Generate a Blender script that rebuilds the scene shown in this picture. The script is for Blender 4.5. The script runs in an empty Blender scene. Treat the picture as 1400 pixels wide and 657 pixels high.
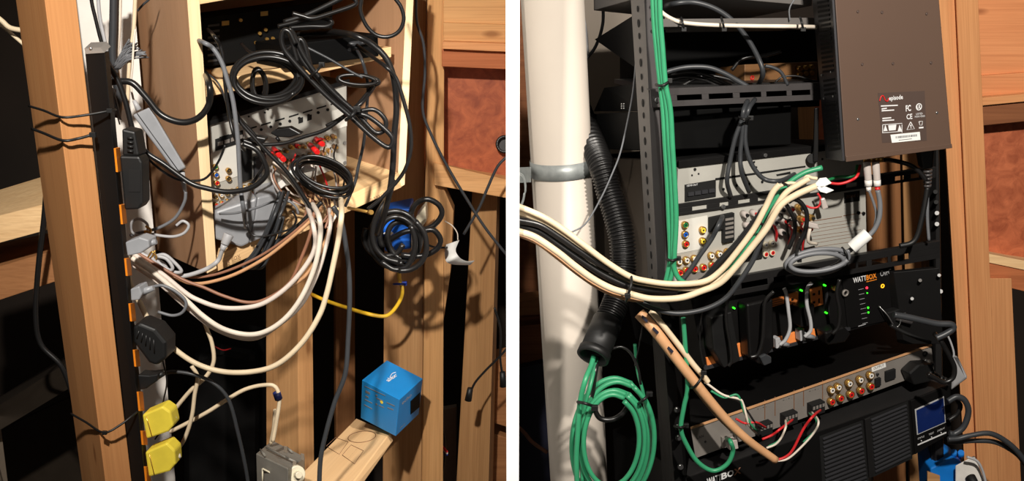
import bpy, math, random
from mathutils import Vector, Matrix
random.seed(7)
S = bpy.context.scene
COL = S.collection
# ------------------------------------------------------------------ camera
F = 1600.0
PITCH = math.radians(15)
CAM = Vector((0, 0, 1.7))
FWD = Vector((0, math.cos(PITCH), -math.sin(PITCH)))
DWN = Vector((0, -math.sin(PITCH), -math.cos(PITCH)))
RGT = Vector((1, 0, 0))
cd = bpy.data.cameras.new('camera'); cam = bpy.data.objects.new('camera', cd); COL.objects.link(cam)
cd.sensor_width = 36; cd.lens = 36 * F / 1400; cd.clip_start = 0.05
cam.location = CAM; cam.rotation_euler = (math.pi / 2 - PITCH, 0, 0)
S.camera = cam

def ray(u, v): return FWD + RGT * ((u - 700) / F) + DWN * ((v - 328.5) / F)
def Q(u, v, y):
    d = ray(u, v); return CAM + d * (y / d.y)
def px(y): return y / F * 1.0
# ------------------------------------------------------------------ materials
def lin(c):
    def f(x):
        x /= 255.0
        return x / 12.92 if x <= 0.04045 else ((x + 0.055) / 1.055) ** 2.4
    return (f(c[0]), f(c[1]), f(c[2]), 1)
MATS = {}
def mat(name, rgb, rough=0.5, metal=0.0, vary=0.12, scale=30, bump=0.0, emit=None, es=1.0, spec=0.5, stretch=None, coat=0):
    m = bpy.data.materials.new(name); m.use_nodes = True
    nt = m.node_tree; N = nt.nodes; L = nt.links; b = N['Principled BSDF']
    b.inputs['Roughness'].default_value = rough; b.inputs['Metallic'].default_value = metal
    b.inputs['Specular IOR Level'].default_value = spec
    if coat: b.inputs['Coat Weight'].default_value = coat
    tc = N.new('ShaderNodeTexCoord'); mp = N.new('ShaderNodeMapping'); nz = N.new('ShaderNodeTexNoise')
    nz.inputs['Scale'].default_value = scale; nz.inputs['Detail'].default_value = 5
    L.new(tc.outputs['Object'], mp.inputs['Vector']); L.new(mp.outputs[0], nz.inputs['Vector'])
    if stretch: mp.inputs['Scale'].default_value = stretch
    rp = N.new('ShaderNodeValToRGB'); c = lin(rgb)
    rp.color_ramp.elements[0].position = 0.3; rp.color_ramp.elements[1].position = 0.7
    rp.color_ramp.elements[0].color = tuple(x * (1 - vary) for x in c[:3]) + (1,)
    rp.color_ramp.elements[1].color = tuple(min(1, x * (1 + vary * .6)) for x in c[:3]) + (1,)
    L.new(nz.outputs['Fac'], rp.inputs['Fac']); L.new(rp.outputs['Color'], b.inputs['Base Color'])
    if bump:
        bp = N.new('ShaderNodeBump'); bp.inputs['Strength'].default_value = bump; bp.inputs['Distance'].default_value = 0.002
        L.new(nz.outputs['Fac'], bp.inputs['Height']); L.new(bp.outputs[0], b.inputs['Normal'])
    if emit:
        b.inputs['Emission Color'].default_value = lin(emit); b.inputs['Emission Strength'].default_value = es
    MATS[name] = m; return m
def wood(name, light, dark, knots=True, rough=0.65, fine=1.0, contrast=1.0, ringmix=.5):
    m = bpy.data.materials.new(name); m.use_nodes = True
    nt = m.node_tree; N = nt.nodes; L = nt.links; b = N['Principled BSDF']
    b.inputs['Roughness'].default_value = rough; b.inputs['Specular IOR Level'].default_value = 0.25
    at = N.new('ShaderNodeAttribute'); at.attribute_name = 'wc'
    mp = N.new('ShaderNodeMapping'); mp.inputs['Scale'].default_value = (1.8, 30 * fine, 30 * fine)
    L.new(at.outputs['Vector'], mp.inputs['Vector'])
    nz = N.new('ShaderNodeTexNoise'); nz.inputs['Scale'].default_value = 1.0; nz.inputs['Detail'].default_value = 6; nz.inputs['Distortion'].default_value = 0.6
    L.new(mp.outputs[0], nz.inputs['Vector'])
    mp2 = N.new('ShaderNodeMapping'); mp2.inputs['Scale'].default_value = (6, 280, 280)
    L.new(at.outputs['Vector'], mp2.inputs['Vector'])
    n2 = N.new('ShaderNodeTexNoise'); n2.inputs['Scale'].default_value = 1.0; n2.inputs['Detail'].default_value = 3
    L.new(mp2.outputs[0], n2.inputs['Vector'])
    rp = N.new('ShaderNodeValToRGB'); l, d = lin(light), lin(dark)
    rp.color_ramp.elements[0].position = 0.3; rp.color_ramp.elements[1].position = 0.68
    d = tuple(a * .55 + b * .45 for a, b in zip(d, l)); rp.color_ramp.elements[0].color = d; rp.color_ramp.elements[1].color = l
    L.new(nz.outputs['Fac'], rp.inputs['Fac'])
    mx = N.new('ShaderNodeMixRGB'); mx.blend_type = 'MULTIPLY'; mx.inputs['Fac'].default_value = 0.32 * contrast
    rp2 = N.new('ShaderNodeValToRGB'); rp2.color_ramp.elements[0].position = .3; rp2.color_ramp.elements[0].color = (.5, .42, .36, 1)
    rp2.color_ramp.elements[1].position = .6; rp2.color_ramp.elements[1].color = (1, 1, 1, 1)
    L.new(n2.outputs['Fac'], rp2.inputs['Fac']); L.new(rp.outputs[0], mx.inputs[1]); L.new(rp2.outputs[0], mx.inputs[2])
    out = mx.outputs[0]
    if knots:
        mk = N.new('ShaderNodeMapping'); mk.inputs['Scale'].default_value = (5.5, 14, 14)
        L.new(at.outputs['Vector'], mk.inputs['Vector'])
        vo = N.new('ShaderNodeTexVoronoi'); vo.inputs['Scale'].default_value = 1.0
        L.new(mk.outputs[0], vo.inputs['Vector'])
        rk = N.new('ShaderNodeValToRGB'); rk.color_ramp.elements[0].position = .05; rk.color_ramp.elements[0].color = (.30, .17, .09, 1)
        rk.color_ramp.elements[1].position = .13; rk.color_ramp.elements[1].color = (1, 1, 1, 1)
        L.new(vo.outputs['Distance'], rk.inputs['Fac'])
        m3 = N.new('ShaderNodeMixRGB'); m3.blend_type = 'MULTIPLY'; m3.inputs['Fac'].default_value = .6
        L.new(out, m3.inputs[1]); L.new(rk.outputs[0], m3.inputs[2]); out = m3.outputs[0]
    L.new(out, b.inputs['Base Color'])
    bp = N.new('ShaderNodeBump'); bp.inputs['Strength'].default_value = 0.25; bp.inputs['Distance'].default_value = 0.001
    L.new(n2.outputs['Fac'], bp.inputs['Height']); L.new(bp.outputs[0], b.inputs['Normal'])
    MATS[name] = m; return m
def osb(name, c1, c2):
    m = bpy.data.materials.new(name); m.use_nodes = True
    nt = m.node_tree; N = nt.nodes; L = nt.links; b = N['Principled BSDF']; b.inputs['Roughness'].default_value = .5
    at = N.new('ShaderNodeAttribute'); at.attribute_name = 'wc'
    nz = N.new('ShaderNodeTexNoise'); nz.inputs['Scale'].default_value = 30; nz.inputs['Detail'].default_value = 9; nz.inputs['Distortion'].default_value = 1.1; nz.inputs['Roughness'].default_value = .65
    L.new(at.outputs['Vector'], nz.inputs['Vector'])
    rp = N.new('ShaderNodeValToRGB'); rp.color_ramp.elements[0].position = .32; rp.color_ramp.elements[0].color = lin(c2)
    rp.color_ramp.elements[1].position = .66; rp.color_ramp.elements[1].color = lin(c1)
    L.new(nz.outputs['Fac'], rp.inputs['Fac']); L.new(rp.outputs[0], b.inputs['Base Color'])
    MATS[name] = m; return m
wood('pine', (230, 166, 112), (204, 134, 82))
wood('pine_pale', (246, 208, 156), (222, 176, 122))
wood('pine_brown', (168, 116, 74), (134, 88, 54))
wood('post_wood', (200, 142, 90), (182, 122, 74), fine=.7, contrast=.6)
wood('stud_tan', (192, 146, 98), (158, 112, 70))
wood('stud_orange', (220, 158, 106), (198, 132, 84), fine=.8)
wood('pine_left', (220, 168, 112), (188, 136, 84))
wood('fir_red', (196, 118, 74), (140, 76, 44), knots=False, fine=1.6)
wood('fir_orange', (232, 156, 104), (206, 126, 78), fine=.8)
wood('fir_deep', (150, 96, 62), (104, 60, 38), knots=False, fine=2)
wood('plywood_face', (204, 158, 120), (186, 140, 102), knots=False, fine=.45, contrast=.4)
wood('plywood_edge', (248, 222, 178), (228, 190, 138), knots=False, fine=1.3, contrast=.5)
wood('stamped_pine', (236, 196, 146), (218, 174, 124), knots=False, fine=.8, contrast=.4)
osb('panel_osb', (186, 100, 60), (140, 66, 38))
osb('panel_osb_right', (206, 116, 76), (158, 80, 50))
M = MATS
mat('black_cable', (26, 25, 25), .32, vary=.1)
mat('black_rubber', (20, 20, 20), .5)
mat('soft_black', (16, 15, 15), .38)
mat('grey_cable', (112, 114, 118), .45)
mat('dark_grey_cable', (54, 56, 59), .42)
mat('pale_grey', (176, 176, 178), .45)
mat('grey_plastic', (150, 152, 156), .4, bump=.05)
mat('mid_grey', (128, 124, 116), .5, bump=.1)
mat('white_cable', (228, 216, 200), .45, spec=.3)
mat('pink_white_cable', (222, 208, 196), .45, spec=.3)
mat('cream_cable', (224, 204, 172), .45, spec=.3)
mat('beige_cable', (206, 156, 112), .5)
mat('copper_brown', (150, 104, 80), .45)
mat('yellow_cable', (214, 170, 40), .45)
mat('yellow_tag', (240, 216, 70), .5)
mat('green_cable', (54, 148, 104), .4)
mat('red_wire', (210, 40, 44), .4)
mat('white_plain', (242, 242, 240), .5, vary=.03)
mat('partition_white', (252, 252, 252), .8, vary=.0)
mat('white_board', (250, 244, 236), .5, vary=.05)
mat('label_paper', (236, 236, 232), .6, vary=.04)
mat('ink', (60, 58, 56), .7)
mat('pvc', (202, 192, 180), .45, vary=.06, scale=5, spec=.3)
mat('galvanized', (158, 163, 162), .45, metal=.3, vary=.2, scale=60)
mat('silver_panel', (186, 184, 176), .45, metal=.2, vary=.05)
mat('silver_dark', (140, 134, 128), .45, metal=.2, vary=.06)
mat('panel_cream', (214, 212, 204), .5, vary=.05)
mat('gold', (214, 168, 92), .28, metal=.8)
mat('steel', (200, 200, 200), .28, metal=.9)
mat('rack_black', (30, 29, 29), .42, vary=.1)
mat('rack_grey', (104, 100, 97), .5, vary=.08)
mat('rack_dark_grey', (70, 67, 67), .4)
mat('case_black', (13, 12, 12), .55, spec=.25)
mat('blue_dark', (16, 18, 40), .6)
mat('blue_dark2', (30, 40, 100), .5)
mat('rack_charcoal', (34, 33, 33), .5, spec=.3)
mat('device_black', (7, 7, 7), .65, spec=.12)
mat('hole_black', (3, 3, 3), .8)
mat('amp_brown', (92, 73, 62), .45, vary=.05, scale=4)
mat('amp_label', (80, 66, 60), .4, vary=.03)
mat('side_brown', (58, 50, 42), .5, vary=.1, scale=6)
mat('heatsink', (50, 50, 53), .4)
mat('orange_plastic', (248, 146, 76), .45)
mat('orange_bright', (244, 140, 30), .45)
mat('blue_box', (24, 132, 204), .45, vary=.04)
mat('blue_plastic', (30, 96, 196), .4)
mat('blue_vivid', (20, 120, 210), .4)
mat('red_plastic', (214, 30, 30), .4)
mat('green_plastic', (30, 120, 70), .4)
mat('blue_plug', (30, 60, 160), .4)
mat('white_plug', (230, 226, 220), .4)
mat('cream_plastic', (222, 212, 186), .4)
mat('clear_plastic', (190, 180, 174), .15, vary=.1)
mat('lcd', (20, 36, 84), .15, emit=(20, 40, 100), es=.12)
mat('led_green', (40, 220, 40), .4, emit=(60, 255, 40), es=1.6)
mat('led_red', (230, 30, 50), .4, emit=(255, 40, 60), es=3)
mat('led_amber', (250, 170, 30), .4, emit=(255, 170, 30), es=1.6)
mat('wall_dark', (44, 34, 26), .9, vary=.3, scale=3)  # kept very dark so the colour carries the shade of the deep voids
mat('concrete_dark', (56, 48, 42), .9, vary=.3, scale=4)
mat('dark_metal', (58, 50, 42), .35, metal=.3)
mat('glass_frame', (190, 190, 190), .4)
mat('duct_grey', (128, 116, 102), .5, vary=.1, scale=5)
mat('orange_text', (240, 140, 40), .5, vary=0)
mat('white_text', (225, 225, 225), .5, vary=0)
mat('brown_text', (120, 84, 60), .6, vary=0)
mat('amber_box', (120, 84, 50), .5)
# ------------------------------------------------------------------ mesh builder
class MB:
    def __init__(s): s.v = []; s.f = []; s.m = []; s.sm = []; s.mi = 0; s.smooth = False
    def add(s, pts, faces, smooth=None):
        o = len(s.v); s.v += [Vector(p) for p in pts]
        for f in faces:
            s.f.append([i + o for i in f]); s.m.append(s.mi); s.sm.append(s.smooth if smooth is None else smooth)
        return s
    def hexa(s, p):       # front quad 0-3, back quad 4-7 (same order)
        return s.add(p, [(0, 1, 2, 3), (7, 6, 5, 4), (0, 4, 5, 1), (1, 5, 6, 2), (2, 6, 7, 3), (3, 7, 4, 0)])
    def wedge(s, A, B, C, floor=False):   # three visible parallel edges, B is the near one
        E = [A, B, C, (A[0] + C[0] - B[0], A[1] + C[1] - B[1])]
        if floor:
            G = []
            for a, b in E:
                a = Vector(a); b = Vector(b); k = (a.z - 0.0) / (a.z - b.z); G.append((a, a + (b - a) * k))
            E = G
        return s.hexa([e[0] for e in E] + [e[1] for e in E])
    def prism(s, poly, vec):
        n = len(poly); vec = Vector(vec)
        pts = [Vector(p) for p in poly] + [Vector(p) + vec for p in poly]
        fs = [tuple(range(n)), tuple(range(2 * n - 1, n - 1, -1))] + [(i, n + i, n + (i + 1) % n, (i + 1) % n) for i in range(n)]
        return s.add(pts, fs)
    def cyl(s, p0, p1, r0, r1=None, n=16, caps=True):
        p0 = Vector(p0); p1 = Vector(p1); r1 = r0 if r1 is None else r1
        d = (p1 - p0).normalized(); a = d.orthogonal().normalized(); b = d.cross(a)
        pts = []
        for p, r in ((p0, r0), (p1, r1)):
            pts += [p + (a * math.cos(2 * math.pi * i / n) + b * math.sin(2 * math.pi * i / n)) * r for i in range(n)]
        s.add(pts, [(i, (i + 1) % n, n + (i + 1) % n, n + i) for i in range(n)], True)
        if caps: 
            o = len(s.v) - 2 * n
            for f in (tuple(range(n - 1, -1, -1)), tuple(range(n, 2 * n))):
                s.f.append([i + o for i in f]); s.m.append(s.mi); s.sm.append(False)
        return s
    def ring(s, p0, p1, r, ri, n=18):      # hollow sleeve
        p0 = Vector(p0); p1 = Vector(p1); d = (p1 - p0).normalized(); a = d.orthogonal().normalized(); b = d.cross(a)
        pts = []
        for p, rr in ((p0, r), (p1, r), (p1, ri), (p0, ri)):
            pts += [p + (a * math.cos(2 * math.pi * i / n) + b * math.sin(2 * math.pi * i / n)) * rr for i in range(n)]
        fs = []
        for k in range(4):
            k2 = (k + 1) % 4
            fs += [(k * n + i, k * n + (i + 1) % n, k2 * n + (i + 1) % n, k2 * n + i) for i in range(n)]
        return s.add(pts, fs, True)
    def tube(s, pts, r, n=10, rf=None, flat=1.0):
        P = [Vector(p) for p in pts]; m = len(P)
        prev = None; rings = []
        for i, p in enumerate(P):
            t = (P[min(i + 1, m - 1)] - P[max(i - 1, 0)])
            t = t.normalized() if t.length > 1e-9 else Vector((0, 0, 1))
            if prev is None: a = t.orthogonal().normalized()
            else:
                a = prev - t * prev.dot(t)
                a = a.normalized() if a.length > 1e-6 else t.orthogonal().normalized()
            prev = a; b = t.cross(a)
            rr = r if rf is None else rf(i / (m - 1)) * r
            rings += [p + (a * math.cos(2 * math.pi * k / n) + b * math.sin(2 * math.pi * k / n) * flat) * rr for k in range(n)]
        fs = []
        for i in range(m - 1):
            fs += [(i * n + k, i * n + (k + 1) % n, (i + 1) * n + (k + 1) % n, (i + 1) * n + k) for k in range(n)]
        s.add(rings, fs, True)
        o = len(s.v) - m * n
        for f in ([o + k for k in range(n - 1, -1, -1)], [o + (m - 1) * n + k for k in range(n)]):
            s.f.append(f); s.m.append(s.mi); s.sm.append(False)
        return s
    def sphere(s, c, r, n=12, sc=(1, 1, 1)):
        c = Vector(c); pts = []; h = n // 2
        for i in range(h + 1):
            th = math.pi * i / h
            for k in range(n):
                ph = 2 * math.pi * k / n
                pts.append(c + Vector((math.sin(th) * math.cos(ph) * sc[0], math.sin(th) * math.sin(ph) * sc[1], math.cos(th) * sc[2])) * r)
        return s.add(pts, [(i * n + k, i * n + (k + 1) % n, (i + 1) * n + (k + 1) % n, (i + 1) * n + k) for i in range(h) for k in range(n)], True)
def smooth(pts, sub=8):
    P = [Vector(p) for p in pts]
    if len(P) < 3: return P
    out = []; n = len(P)
    for i in range(n - 1):
        p0 = P[i - 1] if i else P[0] * 2 - P[1]; p1 = P[i]; p2 = P[i + 1]; p3 = P[i + 2] if i + 2 < n else P[-1] * 2 - P[-2]
        for k in range(sub):
            t = k / sub
            out.append(0.5 * ((2 * p1) + (p2 - p0) * t + (2 * p0 - 5 * p1 + 4 * p2 - p3) * t * t + (3 * p1 - p0 - 3 * p2 + p3) * t ** 3))
    out.append(P[-1]); return out
def pp(lst, y=None):
    return [Q(p[0], p[1], p[2] if len(p) > 2 else y) for p in lst]
# ------------------------------------------------------------------ objects
def tag(o, label=None, cat=None, group=None, kind=None):
    if label: o['label'] = label
    if cat: o['category'] = cat
    if group: o['group'] = group
    if kind: o['kind'] = kind
    return o
def worldloc(o):
    p = Vector(o.location)
    while o.parent: o = o.parent; p += o.location
    return p
def obj(name, mb, mats, parent=None, axis=None, bevel=0, label=None, cat=None, group=None, kind=None, seg=2):
    me = bpy.data.meshes.new(name)
    vs = mb.v
    lo = Vector((min(v.x for v in vs), min(v.y for v in vs), min(v.z for v in vs))); hi = Vector((max(v.x for v in vs), max(v.y for v in vs), max(v.z for v in vs)))
    c = Vector(((lo.x + hi.x) / 2, (lo.y + hi.y) / 2, lo.z))
    me.from_pydata([tuple(v - c) for v in vs], [], mb.f); me.update()
    if not isinstance(mats, (list, tuple)): mats = [mats]
    for m in mats: me.materials.append(M[m])
    for p, mi, sm in zip(me.polygons, mb.m, mb.sm): p.material_index = mi; p.use_smooth = sm
    if axis is not None:
        a = Vector(axis).normalized(); b = a.orthogonal().normalized(); d = a.cross(b)
        off = Vector((random.random() * 9, random.random() * 9, random.random() * 9))
        at = me.attributes.new('wc', 'FLOAT_VECTOR', 'POINT')
        for i, v in enumerate(vs): at.data[i].vector = Vector((v.dot(a), v.dot(b), v.dot(d))) + off
    import bmesh
    bm = bmesh.new(); bm.from_mesh(me); bmesh.ops.recalc_face_normals(bm, faces=bm.faces); bm.to_mesh(me); bm.free()
    o = bpy.data.objects.new(name, me); COL.objects.link(o)
    if parent is not None:
        o.parent = parent; o.location = c - worldloc(parent)
    else: o.location = c
    if bevel:
        md = o.modifiers.new('bevel', 'BEVEL'); md.width = bevel; md.segments = seg; md.limit_method = 'ANGLE'; md.angle_limit = math.radians(40)
    return tag(o, label, cat, group, kind)
def thing(name, label, cat, loc, group=None, kind=None):
    o = bpy.data.objects.new(name, None); COL.objects.link(o); o.location = loc; o.empty_display_size = .02
    return tag(o, label, cat, group, kind)
class Face:
    """a flat rectangle standing in the room, laid out from its corners"""
    def __init__(s, TL, TR, BL, BR=None):
        s.TL = TL if isinstance(TL, Vector) else Q(*TL); s.TR = TR if isinstance(TR, Vector) else Q(*TR); s.BL = BL if isinstance(BL, Vector) else Q(*BL)
        n = (s.TR - s.TL).cross(s.BL - s.TL).normalized()
        if n.dot(CAM - s.TL) < 0: n = -n
        s.n = n
        s.BR = (s.TR + s.BL - s.TL) if BR is None else s.px(*BR)
    def px(s, u, v, h=0):
        d = ray(u, v); k = (s.TL - CAM).dot(s.n) / d.dot(s.n); return CAM + d * k + s.n * h
    def at(s, a, b, h=0):
        return (s.TL * (1 - a) + s.TR * a) * (1 - b) + (s.BL * (1 - a) + s.BR * a) * b + s.n * h
    def corners(s): return [s.TL, s.TR, s.BR, s.BL]
    def size(s, u, v, p): return p * (s.px(u, v) - CAM).dot(FWD) / F
    def plate(s, mb, poly, h0, h1):
        return mb.prism([s.px(u, v, h0) for u, v in poly], s.n * (h1 - h0))
    def rect(s, mb, a0, b0, a1, b1, h0, h1):
        return mb.prism([s.at(a0, b0, h0), s.at(a1, b0, h0), s.at(a1, b1, h0), s.at(a0, b1, h0)], s.n * (h1 - h0))
    def disc(s, mb, u, v, r, h0, h1, n=14, r1=None):
        R = s.size(u, v, r); return mb.cyl(s.px(u, v, h0), s.px(u, v, h1), R, None if r1 is None else s.size(u, v, r1), n)
    def ring(s, mb, u, v, r, ri, h0, h1, n=16):
        return mb.ring(s.px(u, v, h0), s.px(u, v, h1), s.size(u, v, r), s.size(u, v, ri), n)
def text(face, body, u0, v0, u1, v1, hpx, h=0.0006, mb=None, bold=0.0):
    cu = bpy.data.curves.new('t', 'FONT'); cu.body = body; cu.size = 1; cu.offset = bold; cu.resolution_u = 2
    o = bpy.data.objects.new('t', cu); COL.objects.link(o); bpy.context.view_layer.update()
    me = bpy.data.meshes.new_from_object(o.evaluated_get(bpy.context.evaluated_depsgraph_get()))
    xs = [v.co.x for v in me.vertices] or [0, 1]; ys = [v.co.y for v in me.vertices] or [0, 1]
    p0 = face.px(u0, v0, h); p1 = face.px(u1, v1, h); X = p1 - p0
    up = face.TL - face.BL; up = up - X.normalized() * 0; up = up.normalized() * face.size(u0, v0, hpx)
    w = max(xs) - min(xs); x0 = min(xs)
    mb = mb or MB()
    mb.add([p0 + X * ((v.co.x - x0) / w) + up * (v.co.y / 0.7) for v in me.vertices], [tuple(p.vertices) for p in me.polygons])
    bpy.data.objects.remove(o); bpy.data.curves.remove(cu); bpy.data.meshes.remove(me)
    return mb
def cable(label, pts, w, m, y=1.9, name='cable', cat='cable', group=None, sub=8, n=10, parent=None, flat=1.0, jac=None):
    """pts: (u,v[,y]); w: thickness in photo pixels"""
    P = pp(pts, y); ym = sum(p.y for p in P) / len(P)
    mb = MB().tube(smooth(P, sub), w / 2 * ym / F, n, flat=flat)
    if parent is not None: return obj(name, mb, m, parent, label=label)
    return obj(name, mb, m, label=label, cat=cat, group=group)
def coil(cu, cv, ru, rv, turns, y, jit=3, rot=0, ph=0, dy=.012, n=14):
    pts = []; tot = int(turns * n)
    js = [(random.uniform(-jit, jit), random.uniform(-jit, jit), random.uniform(-jit, jit)) for _ in range(int(turns) + 2)]
    for i in range(tot + 1):
        k = i / n; a = ph + 2 * math.pi * k; q = int(k); f = k - q
        j = [js[q][z] * (1 - f) + js[q + 1][z] * f for z in range(3)]
        x = (ru + j[2]) * math.cos(a); w = (rv + j[2] * rv / ru) * math.sin(a)
        pts.append((cu + j[0] + x * math.cos(rot) - w * math.sin(rot), cv + j[1] + x * math.sin(rot) + w * math.cos(rot), y + dy * (k - turns / 2)))
    return pts
def ziptie(label, pts, y=1.8, w=3, head=None, group=None, m='black_rubber'):
    P = smooth(pp(pts, y), 4)
    root = thing('zip_tie', label, 'zip tie', P[0], group)
    obj('strap', MB().tube(P, w / 2 * y / F, 8), m, root)
    hp = Q(*head) if head else P[-1]
    s = w * 1.0 * y / F
    obj('lock_head', MB().hexa([hp + Vector((a * s, -s * .7, b * s * .8)) for a, b in ((-1, 1), (1, 1), (1, -1), (-1, -1))] + [hp + Vector((a * s, s * .7, b * s * .8)) for a, b in ((-1, 1), (1, 1), (1, -1), (-1, -1))]), m, root, bevel=.0004)
    return root
def structure(name, mb, m, axis=None, bevel=0): return obj(name, mb, m, axis=axis, bevel=bevel, kind='structure')
def E(a, b): return (Q(*a), Q(*b))
# ------------------------------------------------------------------ setting
def boxz(x0, x1, y0, y1, z0, z1):
    return MB().hexa([Vector(p) for p in ((x0, y0, z1), (x1, y0, z1), (x1, y0, z0), (x0, y0, z0), (x0, y1, z1), (x1, y1, z1), (x1, y1, z0), (x0, y1, z0))])
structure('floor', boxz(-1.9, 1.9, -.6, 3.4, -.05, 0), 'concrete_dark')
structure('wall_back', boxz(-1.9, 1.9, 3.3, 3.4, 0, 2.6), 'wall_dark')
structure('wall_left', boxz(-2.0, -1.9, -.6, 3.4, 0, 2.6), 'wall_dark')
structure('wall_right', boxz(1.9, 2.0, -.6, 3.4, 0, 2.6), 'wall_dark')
# added white board standing in for the strip between the two views
a0 = Q(692, 328, 1.74).x; a1 = Q(710, 328, 1.74).x
structure('added_partition', boxz(a0, a1, 1.74, 3.3, 0, 2.6), 'partition_white')
# ================================================================== LEFT CLOSET
def post(name, label, cat, A, B, C, m, floor=True, group=None, kind=None, bevel=.0015):
    mb = MB().wedge(E(*A), E(*B), E(*C), floor=floor); e = E(*B)
    return obj(name, mb, m, axis=e[1] - e[0], bevel=bevel, label=label, cat=cat, group=group, kind=kind)
# near post
post('wooden_post', 'near orange-brown timber post at the left with black cable ties round it', 'post',
     ((16, -40, 1.84), (112, 657, 1.84)), ((56, -40, 1.70), (144, 657, 1.70)), ((100, -40, 1.735), (180, 657, 1.735)), 'post_wood')
# white board behind the power strip
post('white_board', 'white painted board standing behind the power strip and the loose cables', 'board',
     ((98, -40, 2.16), (184, 657, 2.16)), ((100, -40, 2.15), (186, 657, 2.15)), ((180, -40, 2.15), (240, 657, 2.15)), 'white_board')
# power strip
ps = thing('power_strip', 'tall black metal power strip fixed along the near timber post', 'power strip', Q(190, 657, 1.75))
A, B, C = E((116, 70, 1.735), (181, 665, 1.735)), E((143, 72, 1.725), (199, 665, 1.725)), E((149, 70, 1.765), (205, 665, 1.765))
obj('housing', MB().wedge(A, B, C), 'case_black', ps, bevel=.001)
mb = MB().prism([Q(115, 66, 1.735), Q(137, 65, 1.735), Q(143, 72, 1.722), Q(117, 74, 1.732)], (0, .03, .006)); obj('end_cap', mb, 'silver_dark', ps, bevel=.0006)
obj('screw', MB().sphere(Q(124, 66, 1.73), .0025), 'steel', ps)
sf = Face(B[0], C[0], B[1])
for v0, v1 in ((191, 222), (265, 291), (337, 361), (399, 424), (464, 488), (524, 552), (581, 602), (634, 657)):
    u = 143 + (v0 - 72) * 56 / 593; 
    mb = MB(); k0 = (v0 - 70) / 595; k1 = (v1 - 70) / 595
    p = [B[0].lerp(B[1], k0), C[0].lerp(C[1], k0), C[0].lerp(C[1], k1), B[0].lerp(B[1], k1)]
    mb.prism(p, Vector((.0035, -.001, 0))); obj('outlet', mb, 'orange_bright', ps, bevel=.0005, label='orange outlet')
# ties round the post
ziptie('upper black tie round the near timber post, highest of three', [(40, 145, 1.765), (60, 151, 1.73), (84, 160, 1.69), (112, 158, 1.70), (152, 151, 1.715), (158, 150, 1.76)], w=3.4, head=(150, 151, 1.71))
ziptie('middle black tie round the near timber post with a knot on the strip', [(44, 176, 1.765), (60, 182, 1.73), (86, 192, 1.69), (108, 189, 1.70), (126, 184, 1.705), (130, 183, 1.72)], w=4, head=(127, 184, 1.70))
ziptie('lowest black tie crossing the timber post and the power strip', [(97, 565, 1.765), (118, 577, 1.73), (142, 591, 1.69), (165, 580, 1.70), (182, 567, 1.715), (193, 558, 1.74)], w=3.2, head=(143, 591, 1.685))
# timbers at the far left
mb = MB().wedge(E((-30, 268, 2.35), (88, 232, 2.35)), E((-30, 302, 2.12), (88, 272, 2.12)), E((-30, 340, 2.10), (88, 308, 2.10)))
obj('wood_block', mb, 'pine_pale', axis=(1, 0, 0), bevel=.002, label='pale sawn timber block behind the near post, upper of the two at far left', cat='timber')
mb = MB().wedge(E((-30, 338, 2.35), (96, 312, 2.35)), E((-30, 372, 2.17), (96, 336, 2.17)), E((-30, 420, 2.15), (96, 378, 2.15)))
obj('wood_block', mb, 'pine_brown', axis=(1, 0, 0), bevel=.002, label='darker timber block just below the pale block at far left', cat='timber')
mb = MB().hexa([Q(-30, 572, 2.3), Q(100, 490, 2.3), Q(112, 520, 2.2), Q(-30, 606, 2.2), Q(-30, 560, 2.7), Q(100, 480, 2.7), Q(112, 510, 2.6), Q(-30, 596, 2.6)])
obj('metal_rail', mb, 'dark_metal', bevel=.003, label='dark metal rail crossing low behind the near post', cat='rail')
mb = MB().hexa([Q(-30, 600, 2.5), Q(110, 535, 2.5), Q(125, 665, 2.5), Q(-10, 720, 2.5), Q(-30, 600, 2.6), Q(110, 535, 2.6), Q(125, 665, 2.6), Q(-10, 720, 2.6)])
obj('sheet_metal_panel', mb, 'dark_metal', bevel=.002, label='dull brown sheet metal panel in the bottom left corner', cat='panel')
mb = MB().wedge(E((-40, 530, 2.24), (2, 700, 2.24)), E((-30, 530, 2.22), (12, 700, 2.22)), E((-5, 530, 2.26), (16, 700, 2.26)))
obj('corner_bracket', mb, 'duct_grey', bevel=.002, label='grey metal edge at the very bottom left of the closet', cat='bracket')
cable('black cable hanging behind the near post beside the timber blocks', [(64, 250), (60, 300), (52, 370), (49, 430), (56, 470), (84, 500), (100, 540)], 8, 'black_cable', 2.05)
cable('pale cable bending in at the top left corner', [(-20, 10), (2, 28), (14, 38), (34, 42)], 7, 'cream_cable', 1.95)
cable('thin pale cable just under another at the top left corner', [(-20, 20), (6, 38), (20, 50), (34, 62)], 5, 'cream_cable', 1.97)

# ---------------------------------------------------------------- cabinet
cab = thing('plywood_cabinet', 'open plywood cabinet holding the receiver and tangled cables', 'cabinet', Q(420, 330, 2.05))
yL, yR = 1.93, 2.12
def yf(u): return yL + (yR - yL) * (u - 265) / (556 - 265)
A = E((181, -40, 2.22), (213, 341, 2.22)); B = E((253, -40, yL), (283, 373, yL)); C = E((270, -40, yL + .008), (296, 366, yL + .008))
dep = A[0] - B[0]
mb = MB().wedge(A, B, C); obj('side_panel', mb, 'plywood_face', cab, axis=(0, .1, 1), bevel=.0008)
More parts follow.
